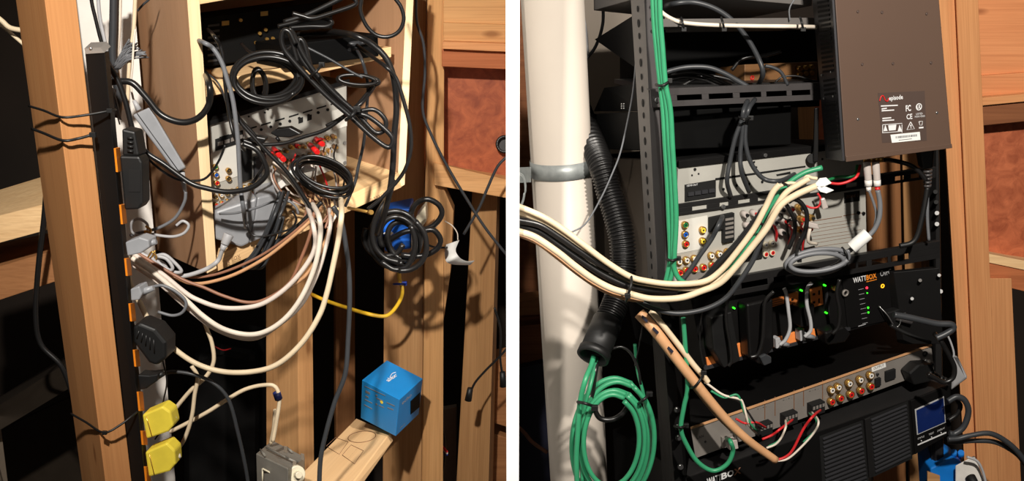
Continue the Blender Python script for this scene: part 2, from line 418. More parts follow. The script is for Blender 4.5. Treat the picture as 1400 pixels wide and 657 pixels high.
# pale edge banding on the front of each panel
def band(p4, name='edge_band'):
    n = Vector((.3, -.95, 0)).normalized()
    obj(name, MB().prism(p4, n * .0015), 'plywood_edge', cab, axis=(p4[3] - p4[0]) if (p4[3] - p4[0]).length > (p4[1] - p4[0]).length else (p4[1] - p4[0]), label='pale plywood edge')
band([B[0], C[0], C[1], B[1]])
Ar = E((474, -40, 2.40), (470, 205, 2.40)); Br = E((557, -40, yR), (543, 258, yR)); Cr = E((567, -40, yR + .005), (553, 252, yR + .005))
br = MB().hexa([Br[0], Cr[0], Cr[1], Br[1], Br[0] + dep, Cr[0] + dep, Cr[1] + dep, Br[1] + dep])
obj('side_panel', br, 'plywood_face', cab, axis=(0, .1, 1), bevel=.0008)
band([Br[0], Cr[0], Cr[1], Br[1]])
def shelfp(name, tl, tr, bl, brr, m='plywood_edge', ax=None):
    P = [Q(*tl), Q(*tr), Q(*brr), Q(*bl)]
    d = dep * .98
    mb = MB().hexa(P + [p + d for p in P]); obj(name, mb, m, cab, axis=P[1] - P[0], bevel=.0008)
shelfp('shelf', (279, 113, yf(279) + .01), (535, 64, yf(535) + .01), (281, 133, yf(279) + .01), (535, 78, yf(535) + .01), 'pine_pale')
shelfp('bottom_panel', (290, 352, yf(290) + .005), (545, 236, yf(545) + .005), (286, 376, yf(286) + .005), (549, 256, yf(549) + .005), 'pine_pale')
shelfp('top_panel', (272, -16, yf(272) + .005), (556, -66, yf(556) + .005), (273, 6, yf(272) + .005), (556, -44, yf(556) + .005), 'pine_pale')
n = dep.normalized()
P = [A[0] - dep * .02, Br[0] + dep * .98, Br[1] + dep * .98, A[1] - dep * .02]
obj('back_panel', MB().prism(P, dep * .03), 'plywood_face', cab, axis=(1, .5, 0))
bf = Face((279, 353, yf(279)), (545, 238, yf(545)), (283, 376, yf(283)))
mb = MB()
for body, u, v, w in (('A', 308, 361, 6), ('BOX', 316, 356, 12)): text(bf, body, u, v, u + w, v - w * .42, 5, h=.004, mb=mb)
obj('printed_mark', mb, 'brown_text', cab)
mb = text(bf, 'PLYWOOD', 504, 275, 534, 261, 4, h=.003); obj('printed_mark', mb, 'brown_text', cab)

# ---- devices in the cabinet, each box laid out along the cabinet's own depth
def devbox(mb, tl, tr, bl, k0=.25, k1=.9, brr=None):
    f = Face(tl, tr, bl)
    c = [f.TL, f.TR, f.BR if brr is None else f.px(*brr), f.BL]
    mb.hexa(c + [p + dep * (k1 - k0) for p in c]); return f
up = thing('amplifier', 'dark amplifier pushed back on the top shelf of the cabinet', 'amplifier', Q(360, 110, 2.15))
mb = MB(); fa = devbox(mb, (277, 24, 2.10), (455, 0, 2.20), (279, 92, 2.10), .55, .95); obj('case', mb, 'device_black', up, bevel=.002)
mb = MB()
for k in range(7): fa.plate(mb, [(284, 34 + 8 * k), (300, 32 + 8 * k), (300, 35 + 8 * k), (284, 37 + 8 * k)], 0, .0015)
obj('vent_slats', mb, 'heatsink', up)
for u, v in ((308, 32), (361, 19)):
    mb = MB(); fa.plate(mb, [(u - 5, v - 3), (u + 5, v - 4), (u + 5, v + 2), (u - 5, v + 3)], 0, .002); obj('warning_label', mb, 'gold', up, label='small yellow label')
for u, v in ((328, 27), (364, 53), (372, 52), (354, 45), (362, 40), (349, 58)):
    mb = MB(); fa.disc(mb, u, v, 2.4, 0, .009, 10); obj('rca_jack', mb, 'gold', up)
mb = MB(); devbox(mb, (385, 62, 2.00), (517, 46, 2.08), (387, 94, 2.00), .2, .6); 
obj('media_player', mb, 'device_black', bevel=.002, label='flat black box on the right of the cabinet shelf', cat='media player')
for i, (u, v, g) in enumerate(((466, 68, 'dark grey cable plug nearer the front of the shelf'), (478, 60, 'dark grey cable plug behind another on the shelf'))):
    t = thing('cable_plug', g, 'plug', Q(u, v + 6, yf(480) - .01))
    a = Q(u - 11, v + 2, yf(480) - .012); b = Q(u + 14, v - 1, yf(480) - .012)
    obj('plug_body', MB().cyl(a, b, .0055, .0048, 10), 'dark_grey_cable', t); obj('strain_relief', MB().cyl(b, b + (b - a) * .35, .004, .0025, 10), 'dark_grey_cable', t)

# ---- receiver
rec = thing('av_receiver', 'silver-backed receiver with a black cover on the cabinet floor', 'receiver', Q(380, 285, 2.05))
fr = Face((287, 167, 1.99), (474, 111, 2.125), (292, 290, 1.99))
cf = [fr.px(287, 167), fr.px(474, 111), fr.px(474, 226), fr.px(290, 289)]
obj('back_panel', MB().hexa(cf + [p + dep * .02 for p in cf]), 'silver_panel', rec, bevel=.0008)
ct = [fr.px(284, 150, .004), fr.px(448, 100, .004), fr.px(476, 131, .004), fr.px(475, 133, -.001), fr.px(286, 188, .004)]
back = [p + dep * .6 for p in (fr.px(285, 187), fr.px(475, 131), fr.px(475, 224), fr.px(290, 288))]
mb = MB(); c0 = [fr.px(285, 166, -.002), fr.px(476, 110, -.002), fr.px(476, 227, -.002), fr.px(289, 290, -.002)]
c0 = [p + dep * .01 for p in c0]; mb.hexa(c0 + [p + dep * .6 for p in c0]); obj('cover', mb, 'case_black', rec, bevel=.001)
# overhanging dark lip of the cover
mb = MB(); fr.plate(mb, [(284, 138), (450, 90), (477, 107), (477, 112), (286, 168)], 0, .003)
def L(u): return 167 - (u - 287) * .2995      # v of the panel's top edge at u
mb = MB(); fr.plate(mb, [(284, L(284) + 3), (476, L(476) + 3), (476, L(476) - 3), (284, L(284) - 3)], 0, .006); obj('cover_lip', mb, 'case_black', rec)
mb = MB()
for k in range(9):
    u = 300 + k * 19; fr.plate(mb, [(u, L(u) + 24), (u + 13, L(u + 13) + 24), (u + 13, L(u + 13) + 26), (u, L(u) + 26)], -.001, .0006)
for k in range(11):
    u = 318 + k * 13; fr.disc(mb, u, L(u) + 31, 2.1, -.001, .0012, 8)
for u, o in ((362, 9), (366, 6), (340, 8)): fr.disc(mb, u, L(u) + o, 1.4, -.001, .0012, 8)
for u in (408, 420): fr.plate(mb, [(u, L(u) + 31), (u + 6, L(u) + 29), (u + 6, L(u) + 36), (u, L(u) + 38)], -.001, .001)
obj('slots_and_holes', mb, 'hole_black', rec)
mb = MB(); fr.plate(mb, [(294, 190), (332, 178), (332, 194), (294, 206)], 0, .002); obj('hdmi_block', mb, 'hole_black', rec, bevel=.0005)
mb = MB()
for k in range(4): fr.plate(mb, [(297 + 9 * k, 194 - 2.9 * k), (304 + 9 * k, 192 - 2.9 * k), (304 + 9 * k, 197 - 2.9 * k), (297 + 9 * k, 199 - 2.9 * k)], .002, .004)
obj('hdmi_port', mb, 'silver_dark', rec)
mb = MB(); fr.plate(mb, [(288, 209), (326, 197), (326, 240), (290, 252)], 0, .0012); obj('component_panel', mb, 'panel_cream', rec)
def rca(face, u, v, inner, parent, r=3.6, outer='gold', h=.009, h0=.0005):
    mb = MB(); face.ring(mb, u, v, r, r * .72, h0, h, 16); j = obj('rca_jack', mb, outer, parent)
    mb = MB(); face.disc(mb, u, v, r * .68, h0, h * 1.04, 12); mb.mi = 1; face.disc(mb, u, v, r * .28, h * 1.04, h * 1.06, 8); obj('insulator', mb, [inner, 'gold' if inner == 'hole_black' else 'hole_black'], j, label=inner.split('_')[0] + ' centre'); return j
for u, v, c in ((293, 227, 'green_plastic'), (294, 238, 'blue_plastic'), (295, 249, 'red_plastic'), (311, 232, 'hole_black'), (311, 243, 'hole_black')): rca(fr, u, v, c, rec)
for k in range(8): rca(fr, 293 + 8 * k, 268 - 2.6 * k, 'white_plug' if k % 2 else 'hole_black', rec, 3.2)
for k in range(8): rca(fr, 294 + 8 * k, 279 - 2.6 * k, 'red_plastic', rec, 3.2)
mb = MB(); fr.plate(mb, [(328, 205), (343, 200), (343, 244), (328, 249)], 0, .006); obj('antenna_block', mb, 'hole_black', rec, bevel=.001)
mb = MB(); fr.plate(mb, [(346, 214), (356, 211), (356, 240), (346, 243)], 0, .01); obj('multi_port', mb, 'heatsink', rec, bevel=.001)
mb = MB(); fr.plate(mb, [(453, 152), (474, 146), (474, 172), (455, 178)], 0, .0015); obj('side_plate', mb, 'panel_cream', rec)
for v in (195, 222):
    mb = MB(); fr.disc(mb, 471, v, 2.4, 0, .003, 10); obj('screw', mb, 'steel', rec)
random.seed(3)
for k in range(11):        # binding posts, two rows
    for row in (0, 1):
        u = 372 + k * 8.2 + row * 2; v = L(u) + 68 + row * 17 + random.uniform(-2, 2)
        col = 'red_plastic' if (k + row) % 4 == 0 else 'amber_box' if k % 3 else 'gold'
        mb = MB(); fr.disc(mb, u, v, 3.4, 0, .013, 10, 3.0); mb.mi = 1; fr.disc(mb, u, v, 1.8, .013, .018, 8); obj('speaker_terminal', mb, [col, 'gold'], rec, label=col.split('_')[0] + ' speaker terminal')
# speaker plugs and wires at the terminals
random.seed(5)
for k in range(12):
    u = 372 + 8 * k; v = L(u) + 80 + random.uniform(-4, 10)
    c = random.choice(['copper_brown', 'pink_white_cable', 'black_cable', 'red_wire', 'copper_brown', 'clear_plastic'])
    cable('short speaker wire running down from the row of gold terminals in the cabinet', [(u, v, 2.00), (u + random.uniform(-6, 10), v + 18, 1.965), (u + random.uniform(0, 22), v + 42, 1.965), (420 + k * 4.2, 276 + random.uniform(-6, 10), 1.97)], 2.6, c, name='speaker_wire', group='short wires at the receiver terminals')
for i, (u, v, a, b) in enumerate(((374, 203, 382, 212), (378, 208, 388, 218), (424, 198, 434, 208), (432, 190, 441, 197))):
    mb = MB().cyl(Q(u, v, 1.985), Q(a, b, 1.95), .005, .0045, 10)
    obj('banana_plug', mb, 'red_plastic', label='red plug pushed into the terminals beside the coiled black cable', cat='plug', group='red plugs at the receiver')
mb = MB().prism([Q(392, 238, 1.95), Q(402, 228, 1.95), (Q(418, 225, 1.95)), Q(432, 230, 1.95), Q(416, 233, 1.94)], (0, .002, -.004))
obj('paper_tag', mb, 'label_paper', label='small white curled tag inside the coiled cable at the receiver', cat='tag')
mb = MB().hexa([Q(380, 250, 1.955), Q(388, 243, 1.955), Q(392, 252, 1.955), Q(384, 258, 1.955), Q(380, 250, 1.97), Q(388, 243, 1.97), Q(392, 252, 1.97), Q(384, 258, 1.97)])
obj('cable_clip', mb, 'white_plug', bevel=.001, label='small white clip under the red plugs at the receiver', cat='clip')

# grey power adapter lying on the cabinet floor
ad = thing('power_adapter', 'large light grey adapter lying on the cabinet floor', 'adapter', Q(330, 336, 2.0))
mb = MB(); P = [(294, 289), (352, 270), (348, 300), (341, 333), (330, 338), (294, 327)]
mb.prism([Q(u, v, 1.955 + (u - 294) * .0003) for u, v in P], (-.02, .045, .004)); obj('body', mb, 'grey_plastic', ad, bevel=.004)
mb = MB(); P = [(352, 270), (384, 262), (389, 276), (374, 318), (341, 333), (348, 300)]
mb.prism([Q(u, v, 1.973 + (u - 352) * .0006) for u, v in P], (-.02, .06, .008)); obj('angled_side', mb, 'grey_plastic', ad, bevel=.003)
t = thing('cable_plug', 'light grey plug with a long boot at the cabinet floor', 'plug', Q(306, 345, 1.93))
obj('plug_body', MB().cyl(Q(313, 320, 1.93), Q(307, 334, 1.925), .009, .007), 'pale_grey', t, bevel=.001); obj('boot', MB().cyl(Q(307, 334, 1.925), Q(303, 344, 1.925), .006, .004), 'pale_grey', t)
cable('pale grey cord sweeping from the cabinet floor plug to the power strip', [(303, 344, 1.92), (298, 356), (285, 366), (265, 374), (248, 377), (232, 372), (222, 360), (205, 352), (192, 346)], 6.5, 'pale_grey', 1.87)

# light grey power brick against the cabinet side
pb = thing('power_brick', 'slim light grey power brick hanging beside the cabinet', 'power brick', Q(245, 236, 1.9))
P = [(181, 157), (205, 146), (254, 229), (240, 236)]; P2 = [(181, 157), (187, 154), (243, 232), (240, 236)]
mb = MB().hexa([Q(u, v, 1.86) for u, v in P] + [Q(u + 2, v + 1, 1.895) for u, v in P]); obj('body', mb, 'grey_plastic', pb, bevel=.003, seg=3)
obj('seam', MB().tube(pp([(187, 154), (244, 233)], 1.858), .0006, 6), 'dark_grey_cable', pb)
obj('strain_relief', MB().cyl(Q(248, 234, 1.875), Q(253, 262, 1.875), .0055, .003), 'pale_grey', pb)
obj('strain_relief', MB().cyl(Q(190, 150, 1.875), Q(183, 137, 1.875), .005, .003), 'pale_grey', pb)
cable('grey cord looping from the power brick to a yellow wire twist', [(254, 262), (252, 276), (240, 297), (222, 309), (205, 315), (190, 318), (178, 322)], 4.6, 'grey_cable', 1.87)
cable('flat grey cord loop below the power brick', [(200, 318), (220, 322), (238, 323), (252, 318), (258, 308), (250, 302), (241, 308)], 4.2, 'pale_grey', 1.865)
cable('round grey cord loop beside the wire twist', [(202, 318), (201, 306), (190, 299), (180, 304), (180, 316), (190, 322), (203, 322)], 4, 'pale_grey', 1.865)
mb = MB().tube(smooth(pp([(199, 309), (206, 314), (203, 322), (198, 316), (207, 318)], 1.855)), .0018, 8); obj('wire_twist', mb, 'gold', label='yellowish twist tie gathering the grey cord loops', cat='twist tie')
mb = MB().tube(smooth(pp([(202, 352), (208, 344), (214, 352), (206, 358), (212, 342)], 1.855)), .0016, 8); obj('wire_twist', mb, 'gold', label='yellowish twist tie on the lower bunch of grey cord', cat='twist tie')
cable('bunched grey cord loop at the lower twist, reaching right', [(212, 350), (225, 348), (238, 358), (248, 370), (240, 372), (226, 366), (214, 356)], 5, 'pale_grey', 1.86)
cable('short grey cord loop tucked into the lower bunch', [(208, 352), (216, 362), (228, 370), (236, 366), (228, 354), (216, 350)], 5, 'pale_grey', 1.853)

def plug(label, poly, y, d, m, cord=None, name='power_plug', cat='plug', bev=.002):
    t = thing(name, label, cat, Q(poly[-1][0], poly[-1][1], y))
    mb = MB().prism([Q(u, v, y) for u, v in poly], (0.004, d, 0)); obj('plug_body', mb, m, t, bevel=bev)
    if cord: obj('cord_boot', MB().cyl(Q(cord[0], cord[1], y + d / 2), Q(cord[2], cord[3], y + d / 2), .0065, .004), m, t)
    return t
plug('grey right-angle plug in the power strip just above the white cables', [(171, 331), (190, 324), (203, 328), (204, 338), (192, 346), (174, 350)], 1.735, .028, 'grey_plastic', (200, 333, 214, 330))
plug('grey plug in the power strip at the loop of grey cord', [(178, 395), (190, 391), (194, 402), (190, 410), (179, 411)], 1.735, .028, 'grey_plastic', (192, 400, 210, 393))
cable('grey cord making a loop beside the lower grey plug', [(208, 392), (222, 390), (240, 398), (254, 412), (250, 426), (236, 431), (216, 426)], 4.5, 'grey_cable', 1.80)
ba = thing('power_adapter', 'black block adapter plugged in beside the grey power brick', 'adapter', Q(185, 287, 1.76))
mb = MB().prism([Q(u, v, 1.75) for u, v in ((163, 213), (190, 214), (194, 222), (195, 278), (190, 286), (170, 287))], (.003, .03, 0)); obj('body', mb, 'black_rubber', ba, bevel=.003)
mb = MB().prism([Q(u, v, 1.755) for u, v in ((166, 176), (184, 180), (190, 213), (167, 213))], (.004, .03, 0)); obj('neck', mb, 'black_rubber', ba, bevel=.003)
mb = MB()
for k in range(4): mb.cyl(Q(174, 188 + 6 * k, 1.752), Q(182, 189 + 6 * k, 1.752), .0018, None, 6)
obj('grip_ribs', mb, 'rack_black', ba)
mb = MB().prism([Q(u, v, 1.749) for u, v in ((176, 232), (192, 232), (192, 262), (176, 262))], (0, .002, 0)); obj('rating_label', mb, 'rack_black', ba)
wb = thing('wall_adapter', 'black rounded wall adapter low on the power strip', 'adapter', Q(205, 500, 1.75))
mb = MB().prism([Q(u, v, 1.735) for u, v in ((181, 446), (190, 441), (212, 450), (227, 468), (227, 490), (214, 500), (203, 496), (182, 468))], (.004, .045, 0)); obj('body', mb, 'black_rubber', wb, bevel=.005, seg=3)
mb = MB()
for k in range(5): mb.tube(pp([(190 + 5 * k, 452 + 3 * k), (187 + 6 * k, 462 + 5 * k)], 1.733), .001, 6)
obj('grip_ribs', mb, 'rack_black', wb)
plug('black flat plug low on the strip feeding the dark grey cord', [(188, 512), (204, 513), (216, 511), (214, 521), (200, 531), (191, 533)], 1.745, .025, 'black_rubber', (214, 514, 224, 510))
cable('dark grey cord arching from the strip down past the yellow plugs', [(220, 512), (236, 508), (262, 511), (290, 522), (312, 545), (325, 590), (336, 640), (342, 680)], 5.5, 'dark_grey_cable', 1.82)
cable('thin black wire dropping from the low wall adapter', [(222, 490), (228, 520), (224, 545), (221, 562), (228, 575), (212, 600)], 2.4, 'black_cable', 1.78)
for i, (P, L2) in enumerate(((((194, 567), (222, 555), (233, 563), (237, 582), (230, 590), (200, 600)), 'upper of the two yellow-taped plugs on the power strip'), (((198, 618), (228, 605), (239, 616), (240, 634), (232, 644), (203, 652)), 'lower of the two yellow-taped plugs on the power strip'))):
    t = thing('taped_plug', L2, 'plug', Q(P[-1][0], P[-1][1], 1.75))
    obj('tape_wrap', MB().prism([Q(u, v, 1.735) for u, v in P], (.003, .03, 0)), 'yellow_tag', t, bevel=.003)
    a, b = P[3], P[2]; obj('cord_boot', MB().cyl(Q(b[0] - 4, b[1] + 10, 1.75), Q(b[0] + 8, b[1] + 6, 1.755), .006, .004), 'white_cable', t)
    mb = MB().tube(pp([(P[0][0] + 6, P[0][1] + 2), (P[5][0] + 8, P[5][1] - 3)], 1.7335), .0008, 6); obj('tape_crease', mb, 'gold', t)
cable('white cord rising from the upper yellow plug to the bundle', [(232, 568), (248, 548), (262, 532), (282, 514), (292, 494), (290, 470), (283, 450), (276, 432)], 6, 'cream_cable', 1.85)
cable('white cord running right from the upper yellow plug', [(232, 590), (252, 580), (285, 562), (310, 546), (335, 532), (360, 526), (376, 528), (382, 545), (378, 575), (373, 603)], 6, 'cream_cable', 1.88)
cable('white cord curving up from the lower yellow plug', [(238, 620), (252, 600), (262, 570), (266, 540), (270, 515), (262, 500)], 6, 'cream_cable', 1.84)
mb = MB().ring(Q(378, 536, 1.88), Q(381, 545, 1.882), .0068, .0042); obj('cable_clamp', mb, 'blue_dark2', label='small blue clamp on the white cord above the grey junction box', cat='clamp')

# junction box
jb = thing('junction_box', 'grey plastic electrical box with a cream knob low by the stud', 'electrical box', Q(385, 690, 1.95))
mb = MB().hexa([Q(350, 619, 1.86), Q(394, 640, 1.80), Q(394, 710, 1.80), Q(352, 690, 1.86), Q(372, 601, 2.0), Q(417, 624, 1.94), Q(417, 700, 1.94), Q(376, 670, 2.0)]); obj('box_body', mb, 'mid_grey', jb, bevel=.002)
for a, b in (((364, 611, 1.9), (404, 631, 1.85)), ((356, 614, 1.87), (362, 622, 1.84)), ((392, 611, 1.95), (399, 617, 1.93))):
    obj('rib', MB().tube([Q(*a), Q(*b)], .002, 6), 'mid_grey', jb)
for u, v in ((391, 614), (377, 634), (414, 624), (403, 634)):
    obj('clip', MB().hexa([Q(u + du, v + dv, y) for y in (1.84, 1.86) for du, dv in ((-3, -5), (2, -4), (2, 5), (-3, 4))]), 'duct_grey', jb, bevel=.0006)
mb = MB().tube(smooth(pp([(359, 640), (359, 662)], 1.84)) , .0015, 8).tube(pp([(359, 640), (378, 650), (381, 656), (382, 675)], 1.835), .0015, 8); obj('window_frame', mb, 'cream_plastic', jb, label='cream outline on the box front')
k0, k1 = Q(405, 655, 1.86), Q(413, 643, 1.80)
mb = MB().cyl(Q(398, 645, 1.87), Q(406, 648, 1.83), .017, .015, 20); obj('knob', mb, 'cream_plastic', jb, bevel=.002)
obj('knob_hub', MB().cyl(Q(405, 648, 1.835), Q(409, 649, 1.82), .007, .006, 14), 'cream_plastic', jb, bevel=.001)
cable('short white cord dropping into the top of the grey junction box', [(376, 560, 1.92), (374, 585, 1.93), (370, 606, 1.94)], 5.5, 'cream_cable', 1.92)

# ---------------------------------------------------------------- studs on the left side
post('wall_stud', 'light brown stud behind the cabinet above the grey electrical box', 'stud',
     ((363, 290, 2.32), (364, 657, 2.32)), ((406, 290, 2.27), (409, 657, 2.27)), ((426, 290, 2.30), (430, 657, 2.30)), 'stud_tan')
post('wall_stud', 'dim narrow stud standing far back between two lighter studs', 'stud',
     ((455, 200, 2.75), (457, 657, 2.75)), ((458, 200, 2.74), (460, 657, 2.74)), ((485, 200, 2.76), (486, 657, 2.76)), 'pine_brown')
post('wall_stud', 'broad pale stud behind the blue carton and the coiled black cable', 'stud',
     ((528, -40, 2.42), (523, 657, 2.32)), ((583, -40, 2.40), (576, 657, 2.30)), ((588, -40, 2.44), (581, 657, 2.34)), 'stud_tan')
post('wall_stud', 'stud doubled against the right of the broad pale stud', 'stud',
     ((584, -40, 2.36), (576, 657, 2.30)), ((586, -40, 2.355), (578, 657, 2.295)), ((608, -40, 2.37), (606, 657, 2.31)), 'pine_left')
post('wall_stud', 'last brown stud before the white partition', 'stud',
     ((646, 255, 2.45), (624, 657, 2.45)), ((680, 255, 2.41), (668, 657, 2.41)), ((684, 255, 2.5), (674, 657, 2.5)), 'stud_tan')
mb = MB().prism([Q(u, v, 2.34) for u, v in ((596, 250), (606, 256), (620, 288), (616, 370), (606, 440), (590, 440))], (0, .05, 0))
obj('wood_scrap', mb, 'stud_tan', axis=(0, 0, 1), label='short shaped wood piece nailed beside the doubled stud', cat='wood piece', bevel=.001)
# horizontal timbers at the right of the left closet
def hboard(name, label, poly, y, d, m, cat='board', bevel=.0015):
    mb = MB().prism([Q(u, v, y) for u, v in poly], (0, d, d * .02)); return obj(name, mb, m, axis=(1, 0, 0), bevel=bevel, label=label, cat=cat)
hboard('header_board', 'pale header board with a knot at the top by the partition', [(606, -45), (698, -45), (698, 34), (606, 31)], 2.36, .06, 'pine_left')
hboard('header_board', 'narrow board directly under the knotted header board, left closet', [(606, 31), (698, 34), (698, 59), (606, 56)], 2.35, .07, 'pine_left')
hboard('plywood_strip', 'thin chipped plywood strip under the narrow board, left closet', [(605, 57), (698, 60), (698, 71), (670, 70), (605, 67)], 2.325, .09, 'pine')
hboard('header_board', 'reddish brown board under the plywood strip, left closet', [(604, 67), (698, 71), (698, 95), (604, 91)], 2.34, .08, 'fir_red')
hboard('sheathing_panel', 'reddish brown sheathing panel between the boards, left closet', [(596, 85), (698, 90), (698, 250), (590, 232)], 2.41, .012, 'panel_osb', 'panel')
mb = MB().wedge(E((592, 219, 2.46), (700, 238, 2.46)), E((593, 222, 2.33), (700, 247, 2.33)), E((594, 253, 2.32), (700, 272, 2.32)))
obj('ledge_board', mb, 'pine_left', axis=(1, 0, 0), bevel=.0015, label='ledge board below the reddish sheathing panel, left closet', cat='board')
mb = MB().ring(Q(690, 197, 2.405), Q(690, 197, 2.39), .019, .013, 20).cyl(Q(690, 197, 2.408), Q(690, 197, 2.40), .013, None, 20)
obj('cable_grommet', mb, 'soft_black', label='black round hole grommet at the edge of the sheathing panel', cat='grommet')
hboard('wood_block', 'short tan block low beside the partition', [(678, 490), (698, 486), (698, 585), (676, 578)], 2.5, .06, 'pine_brown', 'timber')
hboard('wood_block', 'dark wood scrap in the bottom corner between the last stud and the partition', [(668, 590), (698, 600), (698, 680), (655, 680)], 2.52, .06, 'pine_brown', 'timber')
hboard('low_panel', 'grey green panel deep between the last two studs', [(600, 560), (624, 556), (622, 850), (598, 850)], 2.6, .02, 'duct_grey', 'panel')
for k, (c, dv) in enumerate((('red_wire', 0), ('blue_plug', 4), ('white_cable', 2))):
    cable({'red_wire': 'red', 'blue_plug': 'blue', 'white_cable': 'white'}[c] + ' wire end poking out between the last two studs', [(598, 614 + dv, 2.45), (604, 610 + dv, 2.4), (611, 617 + dv, 2.37)], 3.5, c, name='wire_end', cat='wire')
cable('thin dark cable hanging behind the wire ends between the last studs', [(603, 520, 2.4), (600, 560), (608, 600), (606, 640), (590, 680)], 3, 'black_cable', 2.42)

# lumber under the carton
mb = MB().wedge(E((360, 700, 1.93), (487, 571, 2.29)), E((430, 730, 1.80), (533, 591, 2.17)), E((432, 752, 1.80), (538, 602, 2.17)))
lum = obj('lumber_board', mb, 'stamped_pine', axis=Q(487, 571, 2.29) - Q(360, 700, 1.93), bevel=.002, label='pale stamped board running towards the blue carton', cat='board')
lf = Face(Q(487, 571, 2.29), Q(533, 591, 2.17), Q(360, 700, 1.93))
mb = MB()
ell = [lf.px(495 + 19 * math.cos(a) , 597 + 7.5 * math.sin(a) - 4 * math.cos(a) * .5, .0008) for a in [i * math.pi / 16 for i in range(33)]]
mb.tube(ell, .0006, 6)
for q in (((446, 610), (459, 598), (476, 604), (464, 621)), ((468, 622), (480, 608), (497, 616), (485, 634))):
    mb.tube([lf.px(u, v, .0008) for u, v in q + (q[0],)], .0005, 6)
text(lf, 'KD', 453, 616, 465, 603, 9, h=.001, mb=mb); text(lf, 'HT', 476, 627, 488, 613, 9, h=.001, mb=mb)
obj('ink_stamp', mb, 'brown_text', lum)

# blue carton
bx = thing('blue_carton', 'bright blue product carton sitting on the pale stamped board', 'carton', Q(542, 596, 2.2))
TLc, TBc, TRc, TNc = Q(495, 519, 2.16), Q(529, 492, 2.27), Q(578, 517, 2.20), Q(546, 546, 2.10)
BN = Q(541, 596, 2.13); dn = BN - TNc
mb = MB().add([TBc, TRc, TNc, TLc, TBc + dn, TRc + dn, BN, Q(493, 571, 2.19)], [(0, 1, 2, 3), (7, 6, 5, 4), (3, 2, 6, 7), (2, 1, 5, 6), (1, 0, 4, 5), (0, 3, 7, 4)])
obj('carton_body', mb, 'blue_box', bx, bevel=.001)
ft = Face(TLc, TNc, Q(493, 571, 2.19)); fs = Face(TNc, TRc, BN); fp = Face(TLc, TBc, TNc)
mb = MB(); text(fp, 'alexa', 531, 522, 546, 512, 7, h=.0008, mb=mb, bold=.02)
mb.tube(smooth([fp.px(533, 516, .001), fp.px(536, 511, .001), fp.px(541, 509, .001)]), .0008, 6); obj('printed_logo', mb, 'white_text', bx)
mb = MB()
for u0, v0, u1, v1, h in ((499, 527, 527, 540, .8), (500, 533, 506, 536, 3), (500, 540, 504, 542, 2), (499, 545, 509, 550, 1.2), (498, 552, 509, 558, 1.2), (515, 543, 524, 547, 1.4), (529, 549, 540, 554, 1.2), (530, 556, 538, 559, 1.4), (518, 553, 525, 556, 1.2)):
    ft.plate(mb, [(u0, v0), (u1, v1), (u1, v1 + h), (u0, v0 + h)], .0002, .0008)
ft.disc(mb, 515, 540, 1.6, 0, .001, 10); ft.disc(mb, 515, 552, 1.6, 0, .001, 10); mb.mi = 1; ft.disc(mb, 522, 549, 2.6, 0, .001, 12); obj('printed_text', mb, ['grey_cable', 'yellow_tag'], bx, label='small pale print')
mb = MB(); text(fs, 'echo', 549, 553, 562, 541, 7, h=.0008, mb=mb, bold=.01); text(fs, 'alexa', 546, 586, 553, 579, 3, h=.0008, mb=mb); obj('printed_text', mb, 'pale_grey', bx)
mb = MB(); fs.plate(mb, [(561, 548), (574, 536), (573, 556), (561, 566)], .0002, .001); obj('product_picture', mb, 'device_black', bx, label='dark printed picture')
# ================================================================== LEFT CLOSET CABLES
K = cable
K('thin black cable running down beside the power strip top from the top of the closet', [(124, -30), (125, 0), (131, 27), (138, 55), (147, 82), (160, 105), (172, 135), (180, 180), (190, 200), (198, 212)], 5, 'black_cable', 1.95)
K('slim white cable just right of the thin black one above the power strip', [(133, -30), (136, 20), (144, 60), (148, 90), (150, 106)], 5, 'pale_grey', 1.96)
K('thick dark grey cable hanging straight down at the top beside the white board', [(156, -30), (155, 36), (154, 73), (157, 100), (162, 130), (160, 160)], 11, 'dark_grey_cable', 1.97)
K('white cable right of the thick dark grey cable at the top', [(164, -30), (163, 30), (160, 73), (161, 100), (166, 150)], 6, 'white_cable', 1.99)
K('cream cable at the top near the outer side of the cabinet', [(186, -30), (183, 37), (178, 73), (176, 100), (174, 150)], 5.5, 'cream_cable', 1.93)
K('thin white wire crossing in front of the frayed grey strands', [(185, 40), (183, 55), (181, 91), (179, 118), (184, 142)], 3, 'white_cable', 1.9)
K('short dark wire at the very top against the cabinet side', [(210, -10), (203, 0), (196, 6), (188, 15)], 3, 'dark_grey_cable', 2.0)
def fray(label, base, tips, n, y):
    mb = MB(); random.seed(len(label))
    for i in range(n):
        t = random.random(); tx = tips[0][0] * (1 - t) + tips[1][0] * t + random.uniform(-3, 3); ty = tips[0][1] * (1 - t) + tips[1][1] * t + random.uniform(-3, 3)
        b = (base[0] + random.uniform(-5, 5), base[1] + random.uniform(-3, 3), y)
        mx, my = (b[0] + tx) / 2 + random.uniform(-5, 2), (b[1] + ty) / 2 - random.uniform(2, 9)
        mb.tube(smooth(pp([b, (mx, my, y - .01), (tx, ty, y + random.uniform(-.02, .02))]), 5), .0013, 6)
    return obj('frayed_strands', mb, 'grey_cable', label=label, cat='wires')
fray('bunch of frayed grey strands fanning out near the cabinet top left', (160, 92), ((178, 54), (202, 76)), 30, 1.93)
fray('smaller bunch of grey strands below the big fan by the strip', (154, 122), ((154, 150), (166, 168)), 16, 1.9)
K('thick black cable swooping from the power strip across the cabinet edge', [(148, 113), (165, 111), (182, 114), (201, 134), (221, 157), (248, 167), (271, 161), (286, 141), (286, 114), (280, 100, 1.97)], 9, 'black_cable', 1.85)
